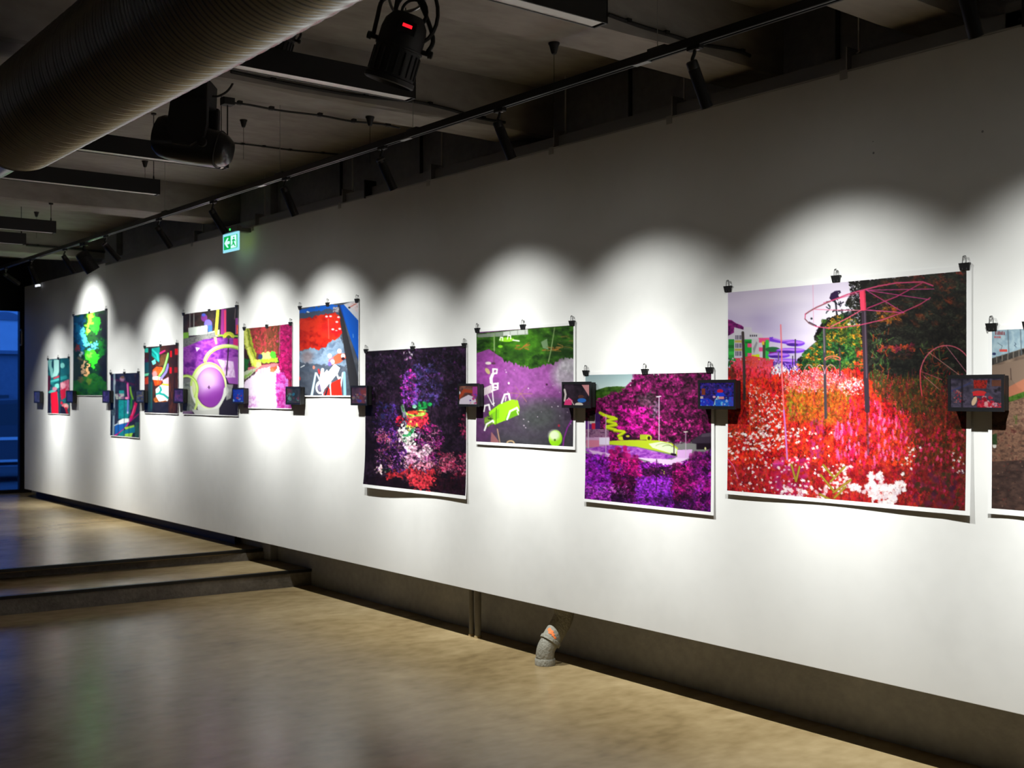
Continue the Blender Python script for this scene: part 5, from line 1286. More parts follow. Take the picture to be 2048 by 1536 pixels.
def paint_pool(P):
    P.mott(R4(1130, 240, 1670, 1070), [(60, 66, 76), (86, 90, 100), (70, 76, 90)], 120, 70)
    P.poly([(1140, 310), (1500, 262), (1500, 400), (1140, 400)], (60, 74, 96)); P.poly([(1140, 300), (1480, 258), (1470, 300), (1400, 300), (1140, 335)], (20, 90, 190)); P.ell(1220, 330, 12, 8, (220, 226, 236))
    red = [(1140, 380), (1250, 375), (1340, 350), (1450, 330), (1520, 380), (1530, 500), (1470, 560), (1420, 590), (1330, 655), (1230, 640), (1140, 665)]
    P.mott(red, [(120, 14, 8), (176, 26, 10), (206, 46, 20), (190, 34, 16)], 60, 50, 4); P.ell(1400, 470, 90, 60, (206, 30, 30), 0.5, soft=0.8)
    P.mott([(1140, 670), (1230, 640), (1330, 658), (1420, 592), (1500, 530), (1560, 700), (1600, 850), (1140, 850)], [(96, 120, 146), (130, 152, 176), (80, 98, 124)], 70, 50); P.ell(1210, 720, 50, 60, (150, 110, 100), 0.5, soft=0.8)
    P.mott([(1140, 760), (1280, 780), (1560, 800), (1620, 1070), (1140, 1070)], [(44, 50, 62), (64, 72, 86), (84, 92, 106)], 60, 50, 3, 0.85)
    P.ragged(R4(1130, 240, 1670, 1070), 9, 20, 20)
    P.poly([(1478, 262), (1500, 262), (1665, 940), (1665, 1070), (1600, 1070), (1530, 620)], (44, 44, 48)); P.poly([(1490, 262), (1520, 262), (1660, 560), (1660, 760)], (14, 60, 150)); P.poly([(1505, 265), (1540, 255), (1660, 400), (1660, 740), (1590, 560)], (10, 90, 200)); P.poly([(1530, 256), (1660, 215), (1660, 400)], (214, 216, 226)); P.mott([(1560, 256), (1655, 225), (1655, 330)], [(220, 200, 205), (236, 226, 230), (206, 160, 160)], 14, 14)
    P.line([(1575, 285), (1640, 250)], 6, (210, 90, 70)); P.ell(1580, 285, 10, 8, (30, 30, 50)); P.line([(1612, 520), (1614, 550)], 4, (150, 190, 230))
    P.line([(1395, 380), (1400, 560)], 5, (200, 90, 80)); 
    for x, y in ((1380, 372), (1415, 370), (1485, 378), (1470, 420), (1435, 485), (1495, 480), (1465, 500)):
        P.ell(x, y, 16, 12, (226, 24, 30)); P.ell(x, y - 8, 12, 8, (246, 226, 226), 0.9)
    P.rect(1420, 490, 1515, 510, (220, 20, 24)); P.ell(1465, 525, 16, 16, (214, 20, 24)); P.mott(R4(1435, 280, 1490, 325), [(60, 30, 50), (190, 190, 200), (30, 20, 30)], 10, 10)
    P.poly([(1395, 750), (1480, 690), (1540, 690), (1550, 730), (1500, 770), (1430, 790)], (226, 90, 60)); P.poly([(1400, 740), (1440, 720), (1450, 770), (1410, 790)], (200, 110, 130))
    for x, y in ((1408, 710), (1492, 668), (1525, 712), (1432, 762)): P.ell(x, y, 18, 20, (246, 240, 240))
    P.ell(1525, 735, 16, 14, (60, 20, 30)); P.ell(1408, 780, 16, 20, (110, 90, 170))
    P.poly([(1340, 880), (1385, 830), (1395, 850), (1450, 780), (1498, 815), (1480, 860), (1360, 1005), (1335, 1000)], (252, 250, 250)); P.line([(1345, 830), (1330, 930), (1310, 960)], 26, (248, 248, 250)); P.arc(1325, 985, 32, 50, 30, 330, 14, (246, 246, 246)); P.ell(1322, 985, 16, 30, (110, 100, 130))
    P.poly([(1280, 850), (1240, 1065), (1262, 1065), (1292, 860)], (200, 226, 246)); P.line([(1292, 860), (1325, 930), (1350, 1060)], 12, (216, 220, 236)); P.line([(1535, 860), (1545, 1060)], 24, (140, 190, 226)); P.line([(1522, 860), (1498, 1050)], 12, (226, 230, 240)); P.line([(1470, 870), (1490, 920), (1500, 900)], 14, (246, 240, 240)); P.line([(1415, 940), (1412, 1010)], 12, (246, 246, 246))
    P.poly([(1350, 1060), (1390, 980), (1410, 1000), (1420, 950), (1500, 910), (1520, 1060)], (214, 34, 20)); P.poly([(1385, 990), (1400, 985), (1380, 1060), (1360, 1060)], (30, 30, 40)); P.line([(1410, 930), (1420, 1060)], 8, (240, 236, 236)); P.line([(1310, 830), (1318, 860)], 16, (210, 50, 50)); P.ell(1268, 810, 10, 16, (220, 130, 110)); P.line([(1155, 808), (1185, 792)], 7, (226, 230, 236)); P.ell(1142, 905, 10, 16, (210, 60, 50))

def paint_teal(P):
    P.mott(R4(50, 690, 350, 1420), [(14, 60, 74), (20, 96, 100), (30, 120, 124), (20, 40, 60)], 60, 60)
    P.poly([(60, 735), (125, 740), (130, 950), (105, 955)], (150, 220, 214), 0.9); P.poly([(140, 735), (212, 730), (205, 880), (180, 930), (120, 950), (140, 860)], (170, 226, 220)); P.ell(125, 790, 14, 50, (16, 60, 74))
    P.ell(245, 805, 28, 34, (130, 214, 206)); P.poly([(215, 720), (330, 715), (330, 790), (280, 790)], (18, 90, 100)); P.ell(280, 870, 50, 40, (20, 100, 110), soft=0.5)
    P.poly([(130, 960), (210, 920), (215, 960), (150, 985)], (206, 60, 80)); P.line([(90, 1010), (150, 990), (285, 945)], 40, (40, 150, 150)); P.line([(100, 1000), (200, 975)], 16, (90, 200, 196))
    P.mott([(60, 920), (100, 940), (90, 1120), (60, 1130)], [(70, 14, 30), (110, 20, 44)], 20, 30); P.ell(180, 1055, 30, 30, (120, 214, 200)); P.line([(90, 1130), (150, 1110)], 30, (90, 200, 190)); P.ell(150, 1090, 30, 24, (200, 130, 150))
    P.mott([(215, 1020), (330, 970), (330, 1110), (215, 1130)], [(190, 60, 90), (226, 130, 150), (150, 30, 60)], 30, 30); P.ell(250, 1050, 34, 36, (236, 180, 190), 0.8, soft=0.6)
    P.poly([(100, 1140), (180, 1120), (205, 1400), (115, 1400)], (226, 14, 44)); P.poly([(215, 1110), (285, 1080), (285, 1200), (230, 1230)], (190, 20, 50)); P.ell(280, 1310, 44, 40, (240, 110, 120)); P.ell(295, 1300, 24, 24, (250, 190, 180)); P.ell(235, 1265, 16, 20, (206, 20, 50)); P.poly([(210, 1300), (260, 1310), (320, 1400), (210, 1400)], (24, 20, 40)); P.rect(60, 1140, 100, 1400, (28, 18, 40)); P.line([(290, 1330), (310, 1400)], 26, (190, 20, 40))
    P.line([(212, 720), (212, 1400)], 16, (20, 50, 62)); P.rect(196, 1150, 222, 1400, (36, 60, 74))

def paint_jungle(P):
    P.mott(R4(360, 90, 810, 1190), [(6, 18, 12), (12, 44, 18), (20, 70, 24), (10, 30, 26)], 80, 80, 4)
    P.mott([(375, 190), (520, 180), (500, 400), (520, 660), (440, 620), (375, 420)], [(6, 40, 70), (10, 66, 100), (8, 30, 50)], 60, 90); P.line([(430, 310), (480, 560), (500, 650)], 40, (10, 100, 140), 0.7)
    P.poly([(570, 165), (635, 160), (620, 280), (575, 350), (548, 440), (535, 400), (560, 330), (500, 330), (540, 290)], (120, 236, 30)); P.line([(600, 170), (560, 400)], 20, (160, 250, 60))
    P.mott([(620, 180), (710, 210), (700, 380), (640, 440), (580, 400), (600, 330)], [(20, 150, 20), (40, 196, 30), (14, 90, 16)], 26, 26)
    P.mott([(570, 380), (640, 380), (650, 500), (580, 520)], [(6, 24, 8), (20, 70, 16), (10, 40, 12)], 20, 20); P.mott([(700, 180), (800, 140), (800, 500), (720, 460)], [(8, 14, 12), (18, 26, 20)], 30, 30)
    cy = (90, 206, 236)
    for x, y, rx, ry in ((485, 370, 26, 26), (500, 430, 28, 40), (515, 490, 34, 34), (545, 545, 34, 34), (625, 552, 16, 16), (665, 540, 20, 26), (650, 590, 30, 20), (590, 610, 30, 18), (550, 710, 20, 18)): P.ell(x, y, rx, ry, cy, 0.9, soft=0.5)
    P.ell(595, 575, 20, 26, (10, 40, 50)); P.ell(595, 530, 14, 16, (110, 200, 40)); P.poly([(400, 540), (440, 530), (445, 620), (415, 640)], (130, 40, 20), 0.8)
    P.ell(605, 690, 80, 70, (70, 240, 20), soft=0.5); P.poly([(570, 640), (690, 650), (665, 780), (640, 850), (600, 820), (590, 720)], (50, 230, 30)); P.ell(580, 680, 30, 24, (110, 250, 60)); P.mott([(690, 480), (770, 500), (760, 700), (690, 760)], [(10, 90, 16), (16, 130, 20), (10, 50, 14)], 30, 50)
    P.poly([(450, 645), (480, 650), (495, 690), (470, 700)], (130, 150, 150)); P.poly([(480, 800), (540, 740), (510, 900), (475, 930)], (200, 160, 120)); P.poly([(530, 850), (575, 770), (575, 900), (560, 950), (525, 930)], (236, 180, 120)); P.mott([(430, 700), (490, 720), (480, 800), (440, 780)], [(110, 90, 60), (60, 80, 40)], 16, 16)
    P.mott([(375, 720), (480, 760), (480, 960), (375, 1000)], [(14, 26, 14), (40, 60, 26), (26, 36, 20)], 30, 40); P.mott([(690, 700), (800, 660), (800, 1060), (700, 960)], [(12, 14, 16), (28, 30, 30), (16, 40, 18)], 30, 60)
    P.mott([(375, 1000), (560, 920), (700, 900), (800, 1060), (800, 1180), (375, 1180)], [(14, 60, 12), (24, 96, 16), (40, 124, 24), (50, 80, 26)], 40, 40); P.ell(570, 1000, 26, 44, (130, 150, 40), 0.7, soft=0.6); P.ell(470, 980, 30, 30, (130, 100, 60), 0.7, soft=0.6); P.ragged(R4(360, 90, 810, 1190), 22, 30, 30)

def paint_tubes(P):
    P.mott(R4(80, 470, 530, 1440), [(18, 22, 40), (30, 36, 56), (44, 44, 66), (20, 40, 54)], 50, 90, 4)
    P.line([(95, 570), (300, 610), (470, 665)], 26, (70, 24, 60)); P.ell(262, 570, 40, 34, (150, 110, 140), soft=0.4); P.ell(265, 545, 30, 18, (110, 80, 60)); P.mott(R4(440, 500, 505, 900), [(50, 30, 50), (26, 24, 40), (70, 50, 50)], 12, 60)
    P.line([(145, 500), (140, 900), (132, 1400)], 28, (130, 150, 164)); P.ell(150, 620, 14, 40, (170, 180, 190), soft=0.5)
    P.mott([(200, 880), (370, 880), (380, 1100), (330, 1150), (200, 1160)], [(10, 110, 116), (16, 140, 140), (20, 96, 110)], 40, 40); P.poly([(215, 740), (290, 740), (300, 820), (210, 860)], (30, 130, 130)); P.mott([(150, 790), (290, 780), (290, 860), (170, 870)], [(190, 110, 160), (150, 180, 160), (110, 60, 110)], 26, 20)
    P.line([(340, 640), (345, 750), (355, 850)], 30, (196, 60, 140)); P.line([(333, 650), (345, 840)], 8, (236, 130, 190)); P.line([(375, 690), (390, 780), (415, 860)], 26, (110, 160, 40)); P.line([(395, 860), (395, 960), (390, 1000)], 26, (30, 120, 50)); P.ell(325, 850, 26, 18, (226, 130, 170)); P.line([(345, 880), (340, 1050)], 24, (110, 120, 200)); P.ell(340, 1062, 14, 18, (190, 200, 240))
    P.line([(460, 920), (430, 1040), (385, 1150)], 44, (206, 20, 80)); P.line([(440, 960), (400, 1100)], 14, (240, 90, 140)); P.line([(385, 1150), (330, 1240), (230, 1340), (160, 1400)], 28, (196, 16, 120)); P.line([(500, 1080), (430, 1140), (380, 1190)], 18, (140, 20, 90))
    P.poly([(155, 1260), (200, 1230), (300, 1220), (350, 1210), (290, 1290), (190, 1370), (155, 1390)], (24, 90, 170)); P.poly([(195, 1190), (270, 1150), (365, 1145), (365, 1195), (300, 1215), (200, 1240)], (226, 236, 236)); P.line([(150, 1250), (210, 1220)], 14, (200, 220, 230))
    P.poly([(290, 1280), (440, 1240), (440, 1270), (310, 1310)], (150, 206, 60)); P.poly([(290, 1320), (450, 1265), (450, 1350), (290, 1400)], (16, 110, 140)); P.poly([(300, 1375), (420, 1355), (400, 1420), (300, 1410)], (150, 206, 60)); P.poly([(200, 1380), (290, 1300), (290, 1410), (190, 1405)], (20, 120, 130))
    P.mott(R4(450, 1200, 505, 1430), [(20, 60, 56), (40, 90, 80), (60, 70, 80)], 14, 60); P.rect(90, 900, 122, 1400, (24, 40, 54), 0.8); P.mott([(100, 1020), (160, 980), (160, 1100), (100, 1120)], [(90, 110, 120), (40, 56, 70)], 14, 20)
    for x in (205, 290, 362): P.line([(x, 500), (x, 1410)], 7, (14, 30, 44), 0.8)

def paint_redpool(P):
    P.mott(R4(570, 60, 1100, 1090), [(26, 16, 18), (46, 26, 18), (70, 34, 20), (34, 22, 26)], 40, 80, 4)
    P.poly([(690, 120), (810, 100), (800, 330), (770, 310), (690, 230)], (14, 130, 124)); P.line([(700, 140), (770, 210), (790, 300)], 26, (40, 180, 170)); P.line([(700, 200), (760, 270)], 18, (20, 160, 150)); P.poly([(690, 310), (740, 280), (755, 340), (710, 365)], (110, 230, 220)); P.rect(588, 115, 640, 180, (50, 190, 170)); P.rect(585, 320, 650, 480, (20, 70, 80)); P.ell(605, 300, 30, 26, (70, 20, 60))
    P.line([(815, 195), (880, 160)], 26, (200, 30, 110)); P.mott([(830, 220), (930, 200), (860, 380), (790, 380)], [(60, 40, 16), (110, 70, 30), (40, 26, 14)], 20, 30)
    P.mott([(705, 440), (760, 390), (850, 400), (840, 500), (720, 520)], [(190, 60, 14), (226, 90, 20), (150, 40, 10)], 26, 26); P.poly([(585, 560), (650, 530), (655, 640), (590, 650)], (170, 50, 16)); P.line([(585, 510), (655, 500)], 36, (90, 190, 150))
    P.ell(735, 500, 36, 50, (240, 130, 130), soft=0.5); P.poly([(700, 540), (780, 530), (850, 560), (850, 590), (700, 580)], (240, 226, 214)); P.poly([(715, 580), (840, 600), (820, 650), (740, 670)], (226, 64, 10)); P.line([(790, 545), (780, 640)], 10, (200, 110, 30))
    P.line([(935, 200), (900, 330), (860, 450), (800, 530)], 28, (120, 226, 90)); P.line([(930, 200), (880, 380), (830, 490)], 10, (180, 250, 140)); P.line([(935, 360), (900, 470), (840, 550), (820, 570)], 34, (130, 120, 200)); P.poly([(850, 590), (940, 540), (940, 640), (860, 650)], (240, 170, 190))
    P.poly([(750, 720), (820, 660), (940, 640), (945, 850), (920, 895), (760, 900)], (246, 236, 236)); P.ell(890, 720, 50, 60, (244, 190, 200), 0.8, soft=0.7); P.line([(850, 650), (945, 660)], 26, (240, 190, 50)); P.line([(815, 690), (830, 730), (800, 780), (765, 790)], 32, (24, 140, 130)); P.line([(800, 780), (870, 800), (935, 850)], 34, (24, 140, 130)); P.mott([(720, 860), (760, 830), (800, 900), (900, 880), (920, 900), (780, 950), (730, 900)], [(190, 90, 20), (110, 60, 20), (226, 120, 40)], 18, 18)
    P.mott([(590, 920), (950, 900), (950, 1070), (590, 1060)], [(20, 20, 34), (32, 30, 44)], 40, 40); P.rect(640, 500, 705, 1050, (24, 56, 66), 0.8); P.rect(650, 110, 690, 600, (22, 40, 50), 0.9); P.line([(690, 620), (690, 1000)], 22, (20, 80, 80), 0.7)
    P.mott(R4(940, 90, 1085, 1075), [(30, 18, 20), (60, 30, 20), (40, 20, 24)], 16, 90, 4); P.rect(962, 160, 988, 250, (226, 16, 24)); P.rect(1030, 130, 1080, 220, (214, 14, 14)); P.rect(952, 400, 985, 490, (220, 16, 30)); P.rect(1020, 400, 1070, 480, (150, 20, 14)); P.strokes(40, R4(945, 500, 1080, 1060), (40, 140), 90, 6, (5, 10), [(110, 50, 24), (70, 36, 20), (150, 70, 30)], 0.6)

def paint_yard(P):
    P.mott(R4(360, 120, 900, 1450), [(58, 42, 36), (84, 62, 52), (112, 84, 70), (140, 108, 88)], 60, 40, 4)
    P.mott([(360, 300), (900, 200), (900, 420), (500, 600), (360, 640)], [(96, 80, 70), (120, 100, 86), (136, 116, 100)], 60, 40)
    P.poly([(370, 140), (900, 60), (900, 230), (600, 275), (375, 350)], (150, 176, 190)); P.mott([(380, 160), (600, 150), (600, 270), (380, 340)], [(140, 168, 184), (176, 198, 208), (120, 150, 170)], 60, 60, 3, 0.8)
    P.mott([(375, 350), (600, 280), (900, 230), (900, 260), (600, 320), (375, 400)], [(40, 38, 36), (70, 66, 62), (26, 24, 24)], 18, 26)
    for x in (490, 580, 670): P.line([(x, 140), (x + 8, 320)], 6, (90, 100, 110))
    for x in (410, 450, 490, 530, 570): P.line([(x, 385 - (x - 380) * 0.28), (x, 345 - (x - 380) * 0.28)], 7, (120, 112, 104))
    # unreadable red lettering on the hoarding
    for k, x in enumerate((400, 412, 424, 436, 448, 460)): P.rect(x, 158 + (k % 2) * 2, x + 8, 182, (120, 30, 36)); P.rect(x + 3, 164, x + 5, 174, (150, 160, 170))
    for x in (392, 402, 412, 424, 434): P.rect(x, 192, x + 6, 206, (190, 60, 60))
    P.rect(430, 284, 486, 302, (210, 60, 50), 0.85); P.line([(418, 240), (450, 260), (440, 290)], 4, (90, 110, 120)); P.ell(392, 318, 14, 10, (40, 50, 90)); P.line([(540, 236), (548, 246), (538, 256), (550, 268)], 4, (60, 80, 100))
    P.poly([(375, 410), (900, 270), (900, 400), (600, 500), (500, 560), (375, 480)], (126, 106, 92)); P.line([(510, 420), (514, 500)], 5, (60, 44, 40))
    P.poly([(480, 560), (600, 495), (900, 400), (900, 520), (600, 590), (490, 625)], (176, 112, 86)); P.mott([(490, 625), (600, 585), (900, 520), (900, 580), (600, 625), (500, 660)], [(40, 70, 20), (66, 104, 34), (84, 110, 50)], 14, 14)
    P.mott([(480, 660), (900, 580), (900, 900), (480, 900)], [(110, 84, 70), (140, 108, 88), (90, 66, 56), (156, 120, 98)], 30, 20, 4)
    P.mott([(375, 840), (900, 820), (900, 1120), (375, 1100)], [(64, 46, 40), (96, 70, 58), (124, 92, 74), (80, 44, 40)], 26, 18, 4)
    P.mott([(375, 1080), (900, 1060), (900, 1450), (375, 1450)], [(46, 34, 32), (64, 48, 44), (84, 62, 54)], 40, 24, 4)
    P.specks(90, R4(380, 780, 600, 1420), (2, 5), [(150, 120, 100), (40, 28, 26), (110, 50, 44)], 1.5, 0.7); P.ell(395, 970, 14, 16, (200, 196, 190)); P.mott([(378, 890), (410, 880), (415, 960), (380, 960)], [(30, 50, 26), (50, 70, 40)], 10, 10); P.strokes(30, R4(530, 760, 560, 820), (8, 20), -90, 25, (2, 3), [(70, 90, 40)])

# name, image corners in the photograph (left, right, top-left, top-right, bottom-left, bottom-right), margins (l, r, t, b) in metres, view origin, scale, painter, label
PRINTS = [
    ('yard', 1985.5, 2135, 662.5, 652, 1015, 1030, (.016, .02, .018, .022), (1880, 620), 3.5714, paint_yard, 'photo print of a bare yard and hoarding, cut by the right edge'),
    ('meadow', 1457.5, 1934.5, 584, 543.5, 983, 1018.5, (.014, .022, .022, .018), (1430, 500), 2.743, paint_meadow, 'largest photo print, red flower meadow with a pink carousel frame'),
    ('forest', 1172.5, 1424, 750, 745, 998, 1023, (.010, .020, .016, .016), (1110, 640), 3.6575, paint_forest, 'photo print of a magenta forest with a yellow slide'),
    ('pond', 954.5, 1148.5, 664, 651, 883, 893, (.004, .018, .016, .018), (710, 620), 3.656, paint_pond, 'photo print of a purple pond with lime green floating chairs'),
    ('dark forest', 732, 934, 702, 692, 968, 991, (.003, .010, .006, .022), (710, 620), 3.656, paint_darkwood, 'photo print of a dark violet forest, its lower edge curling'),
    ('blue pool', 600, 718.5, 617, 601, 790, 792, (.003, .006, .006, .010), (340, 550), 4.3875, paint_pool, 'photo print of red water and a bright blue pool corner'),
    ('road', 489, 585.5, 657, 648, 815, 817, (.003, .003, .004, .006), (340, 550), 4.3875, paint_road, 'photo print of a pale path between green tube and pink shrubs'),
    ('basin', 367.5, 477.5, 628, 614, 828, 831, (.003, .003, .004, .006), (340, 550), 4.3875, paint_basin, 'photo print of a round purple basin rimmed in lime and white'),
    ('orange slide', 290, 357.5, 694, 689, 825.5, 827, (.003, .003, .004, .006), (210, 680), 7.3125, paint_redpool, 'photo print with orange foliage, a green slide and red patches'),
    ('tube tangle', 222, 280, 748, 745, 871, 875, (.003, .003, .004, .006), (210, 680), 7.3125, paint_tubes, 'lowest hung photo print, teal with crossing magenta tubes'),
    ('green gorge', 147.5, 215, 631, 620, 790.5, 791, (.003, .003, .004, .006), (86, 600), 6.14, paint_jungle, 'tall photo print of a bright green gorge with a blue stream'),
    ('teal', 96.5, 140, 719, 715, 826, 828.5, (.003, .003, .004, .006), (86, 600), 6.14, paint_teal, 'farthest photo print, teal above and red below'),
]
SHORT = {'yard': 'bare yard print', 'meadow': 'red flower meadow print', 'forest': 'magenta forest print', 'pond': 'purple pond print', 'dark forest': 'dark violet forest print', 'blue pool': 'blue pool print', 'road': 'pale path print', 'basin': 'round purple basin print', 'orange slide': 'orange foliage print', 'tube tangle': 'teal print with magenta tubes', 'green gorge': 'green gorge print', 'teal': 'farthest teal and red print'}
GAP = 0.006
# binder clip, one mesh for each of its parts
bm = bmesh.new()
cw = 0.019
prof = [(-0.0105, 0.010), (0.0035, 0.010), (0.0012, -0.0165), (-0.0012, -0.0165)]
# wedge body, flared at the top, straight jaws below
A = [bm.verts.new((sx * w, y, z)) for sx in (-1, 1) for (y, z, w) in ((-0.0105, 0.010, cw), (0.0035, 0.010, cw), (0.0014, -0.014, cw * 0.86), (-0.0034, -0.014, cw * 0.86))]
for f in ((0, 1, 2, 3), (7, 6, 5, 4), (0, 4, 5, 1), (1, 5, 6, 2), (2, 6, 7, 3), (3, 7, 4, 0)):
    bm.faces.new([A[i] for i in f])
clip_body = to_mesh('spring_body', bm, 'black')
bm = bmesh.new()
bm_tube(bm, smooth_path([(-0.0075, -0.004, -0.012), (-0.0065, -0.0065, 0.012), (-0.0058, -0.006, 0.026), (-0.0042, -0.005, 0.0325), (0.0042, -0.005, 0.0325), (0.0058, -0.006, 0.026), (0.0065, -0.0065, 0.012), (0.0075, -0.004, -0.012)], 3), 0.0013, 6)
clip_wire = to_mesh('wire_handle', bm, 'clipwire', True)
bm = bmesh.new(); bm_lathe(bm, (0, 0.0065, 0.030), (0, -1, 0), [(0, 0.0016), (0.014, 0.0016), (0.0145, 0.0034), (0.016, 0.0030)], 10)
clip_nail = to_mesh('nail', bm, 'wire', True)

def curl_of(kind, s, t, w, h):
    """how far the sheet stands off the wall; s across, t from the top down"""
    base = GAP + 0.002 * (1 - t) * 0
    low = max(0.0, (t - 0.55) / 0.45)
    wave = 0.0018 * math.sin(s * 9 + w * 7) * low
    if kind == 'dark forest': return base + 0.022 * low ** 3 * (1 - 0.8 * s) + 0.006 * low ** 3 * math.sin(s * 7.5) + wave
    if kind == 'meadow': return base + 0.007 * low ** 2 * (0.6 + 0.4 * math.sin(s * 8 + 1)) + 0.006 * max(0, s - 0.9) * 10 * low
    if kind == 'forest': return base + 0.008 * low ** 2 * (1 - 0.5 * s)
    return base + 0.003 * low ** 2 + wave * 0.6

TONE = {'forest': 0.70, 'meadow': 0.86, 'road': 0.80, 'pond': 0.84}
INK = 0.80          # reflectance of the paper white
def make_print(i, spec):
    kind, ul, ur, vtl, vtr, vbl, vbr, mg, org, sc, painter, label = spec
    x0, x1 = x_at(ul, DW), x_at(ur, DW)
    zt = 0.5 * (on_y(ul, vtl, DW).z + on_y(ur, vtr, DW).z); zb = 0.5 * (on_y(ul, vbl, DW).z + on_y(ur, vbr, DW).z)
    X0, X1, Zt, Zb = x0 - mg[0], x1 + mg[1], zt + mg[2], zb - mg[3]
    far = i > 4
    ss = 1.0 if not far else 1.3
    u0, u1 = ul, ur; v0, v1 = min(vtl, vtr), max(vbl, vbr)
    P = Pic(u0, v0, u1, v1, org, sc, (128, 128, 128), ss, seed=11 + i)
    painter(P)
    nx = int(min(430, (ur - ul) * (0.9 if not far else 1.3))) + 8; nz = int(min(420, (v1 - v0) * (0.9 if not far else 1.0))) + 6
    # grid lines: even over the picture, exact at its border
    gx = np.concatenate([[X0, x0 - 1e-4], np.linspace(x0, x1, nx), [x1 + 1e-4, X1]])
    gz = np.concatenate([[Zt, zt + 1e-4], np.linspace(zt, zb, nz), [zb - 1e-4, Zb]])
    GX, GZ_ = np.meshgrid(gx, gz)
    S = (GX - X0) / (X1 - X0); T = (Zt - GZ_) / (Zt - Zb)
    cur = np.vectorize(lambda s, t: curl_of(kind, s, t, X1 - X0, Zt - Zb))(S, T)
    V = np.stack([GX - X0, -cur, GZ_ - Zt], -1).reshape(-1, 3)
    h, w = GX.shape
    idx = np.arange(h * w).reshape(h, w)
    F = np.stack([idx[:-1, :-1], idx[1:, :-1], idx[1:, 1:], idx[:-1, 1:]], -1).reshape(-1, 4)
    me = bpy.data.meshes.new('photo_print')
    me.vertices.add(len(V)); me.vertices.foreach_set('co', V.ravel())
    me.loops.add(F.size); me.loops.foreach_set('vertex_index', F.ravel().astype(np.int32))
    me.polygons.add(len(F)); me.polygons.foreach_set('loop_start', np.arange(0, F.size, 4, dtype=np.int32))
    me.update(calc_edges=True)
    # pixel each point of the flat sheet has in the photograph
    dx, dy, dz = GX, np.full_like(GX, DW), GZ_ - EYE
    d = -dx * CA + dy * SA
    U = 1024 + FPX * (dx * SA + dy * CA) / d; Vv = HORIZON - FPX * dz / d
    # follow the real (slightly askew) edges of the sheet in the photograph
    fs = np.clip((GX - x0) / (x1 - x0), 0, 1); ft = np.clip((zt - GZ_) / (zt - zb), 0, 1)
    top = vtl + (vtr - vtl) * (U - ul) / (ur - ul); bot = vbl + (vbr - vbl) * (U - ul) / (ur - ul)
    c = P.sample(U, top + (bot - top) * ft) * INK * TONE.get(kind, 0.88)
    inside = (GX >= x0 - 1e-6) & (GX <= x1 + 1e-6) & (GZ_ <= zt + 1e-6) & (GZ_ >= zb - 1e-6)
    c[~inside] = 0.745
    rgba = np.concatenate([c.reshape(-1, 3), np.ones((h * w, 1))], 1).astype(np.float32)
    at = me.color_attributes.new('ink', 'FLOAT_COLOR', 'POINT'); at.data.foreach_set('color', rgba.ravel())
    me.materials.append(M['print']); me.shade_smooth()
    o = bpy.data.objects.new('photo_print', me); COL.objects.link(o)
    o.location = (X0, DW, Zt)
    tag(o, label, 'photo print', 'unframed photo prints on the white wall')
    # clips at the corners and the middle
    for k, nm in enumerate(('left', 'middle', 'right')):
        x = (X0 + 0.016, 0.5 * (X0 + X1), X1 - 0.028)[k]
        if x > x_at(2075, DW): continue
        t = thing('binder_clip', (x, DW - GAP, Zt - 0.002), 'black binder clip, %s one on the %s' % (nm, SHORT[kind]), 'binder clip', 'binder clips holding the prints')
        t.scale = (1.25, 1.0, 1.25)
        inst('spring_body', clip_body, t); inst('wire_handle', clip_wire, t); inst('nail', clip_nail, t)
for i, s_ in enumerate(PRINTS):
    make_print(i, s_)

# ------------------------------------------------------------------ small digital picture frames between the prints
def scr_red(P):
    P.mott(R4(60, 490, 450, 720), [(46, 42, 54), (66, 60, 76), (90, 80, 100), (30, 26, 34)], 50, 40, 4); P.mott([(240, 500), (340, 500), (330, 560), (240, 560)], [(120, 20, 20), (190, 40, 30), (70, 30, 30)], 12, 12)
    P.rect(235, 585, 320, 612, (236, 30, 50)); P.ell(280, 590, 50, 14, (220, 50, 50)); P.ell(245, 650, 16, 34, (236, 200, 160), rot=0.4); P.specks(50, R4(270, 620, 380, 705), (6, 16), [(206, 20, 50), (236, 60, 80), (150, 10, 30), (240, 170, 170)], 1, 0.9); P.specks(30, R4(360, 665, 445, 705), (4, 9), [(236, 40, 60), (248, 160, 180)], 1, 0.9); P.specks(30, R4(100, 570, 160, 660), (3, 8), [(170, 40, 60), (200, 120, 110)], 1, 0.8); P.rect(370, 500, 440, 545, (120, 60, 30), 0.7); P.line([(80, 580), (220, 520)], 14, (60, 66, 110), 0.7); P.rect(150, 500, 165, 700, (24, 20, 28), 0.7)
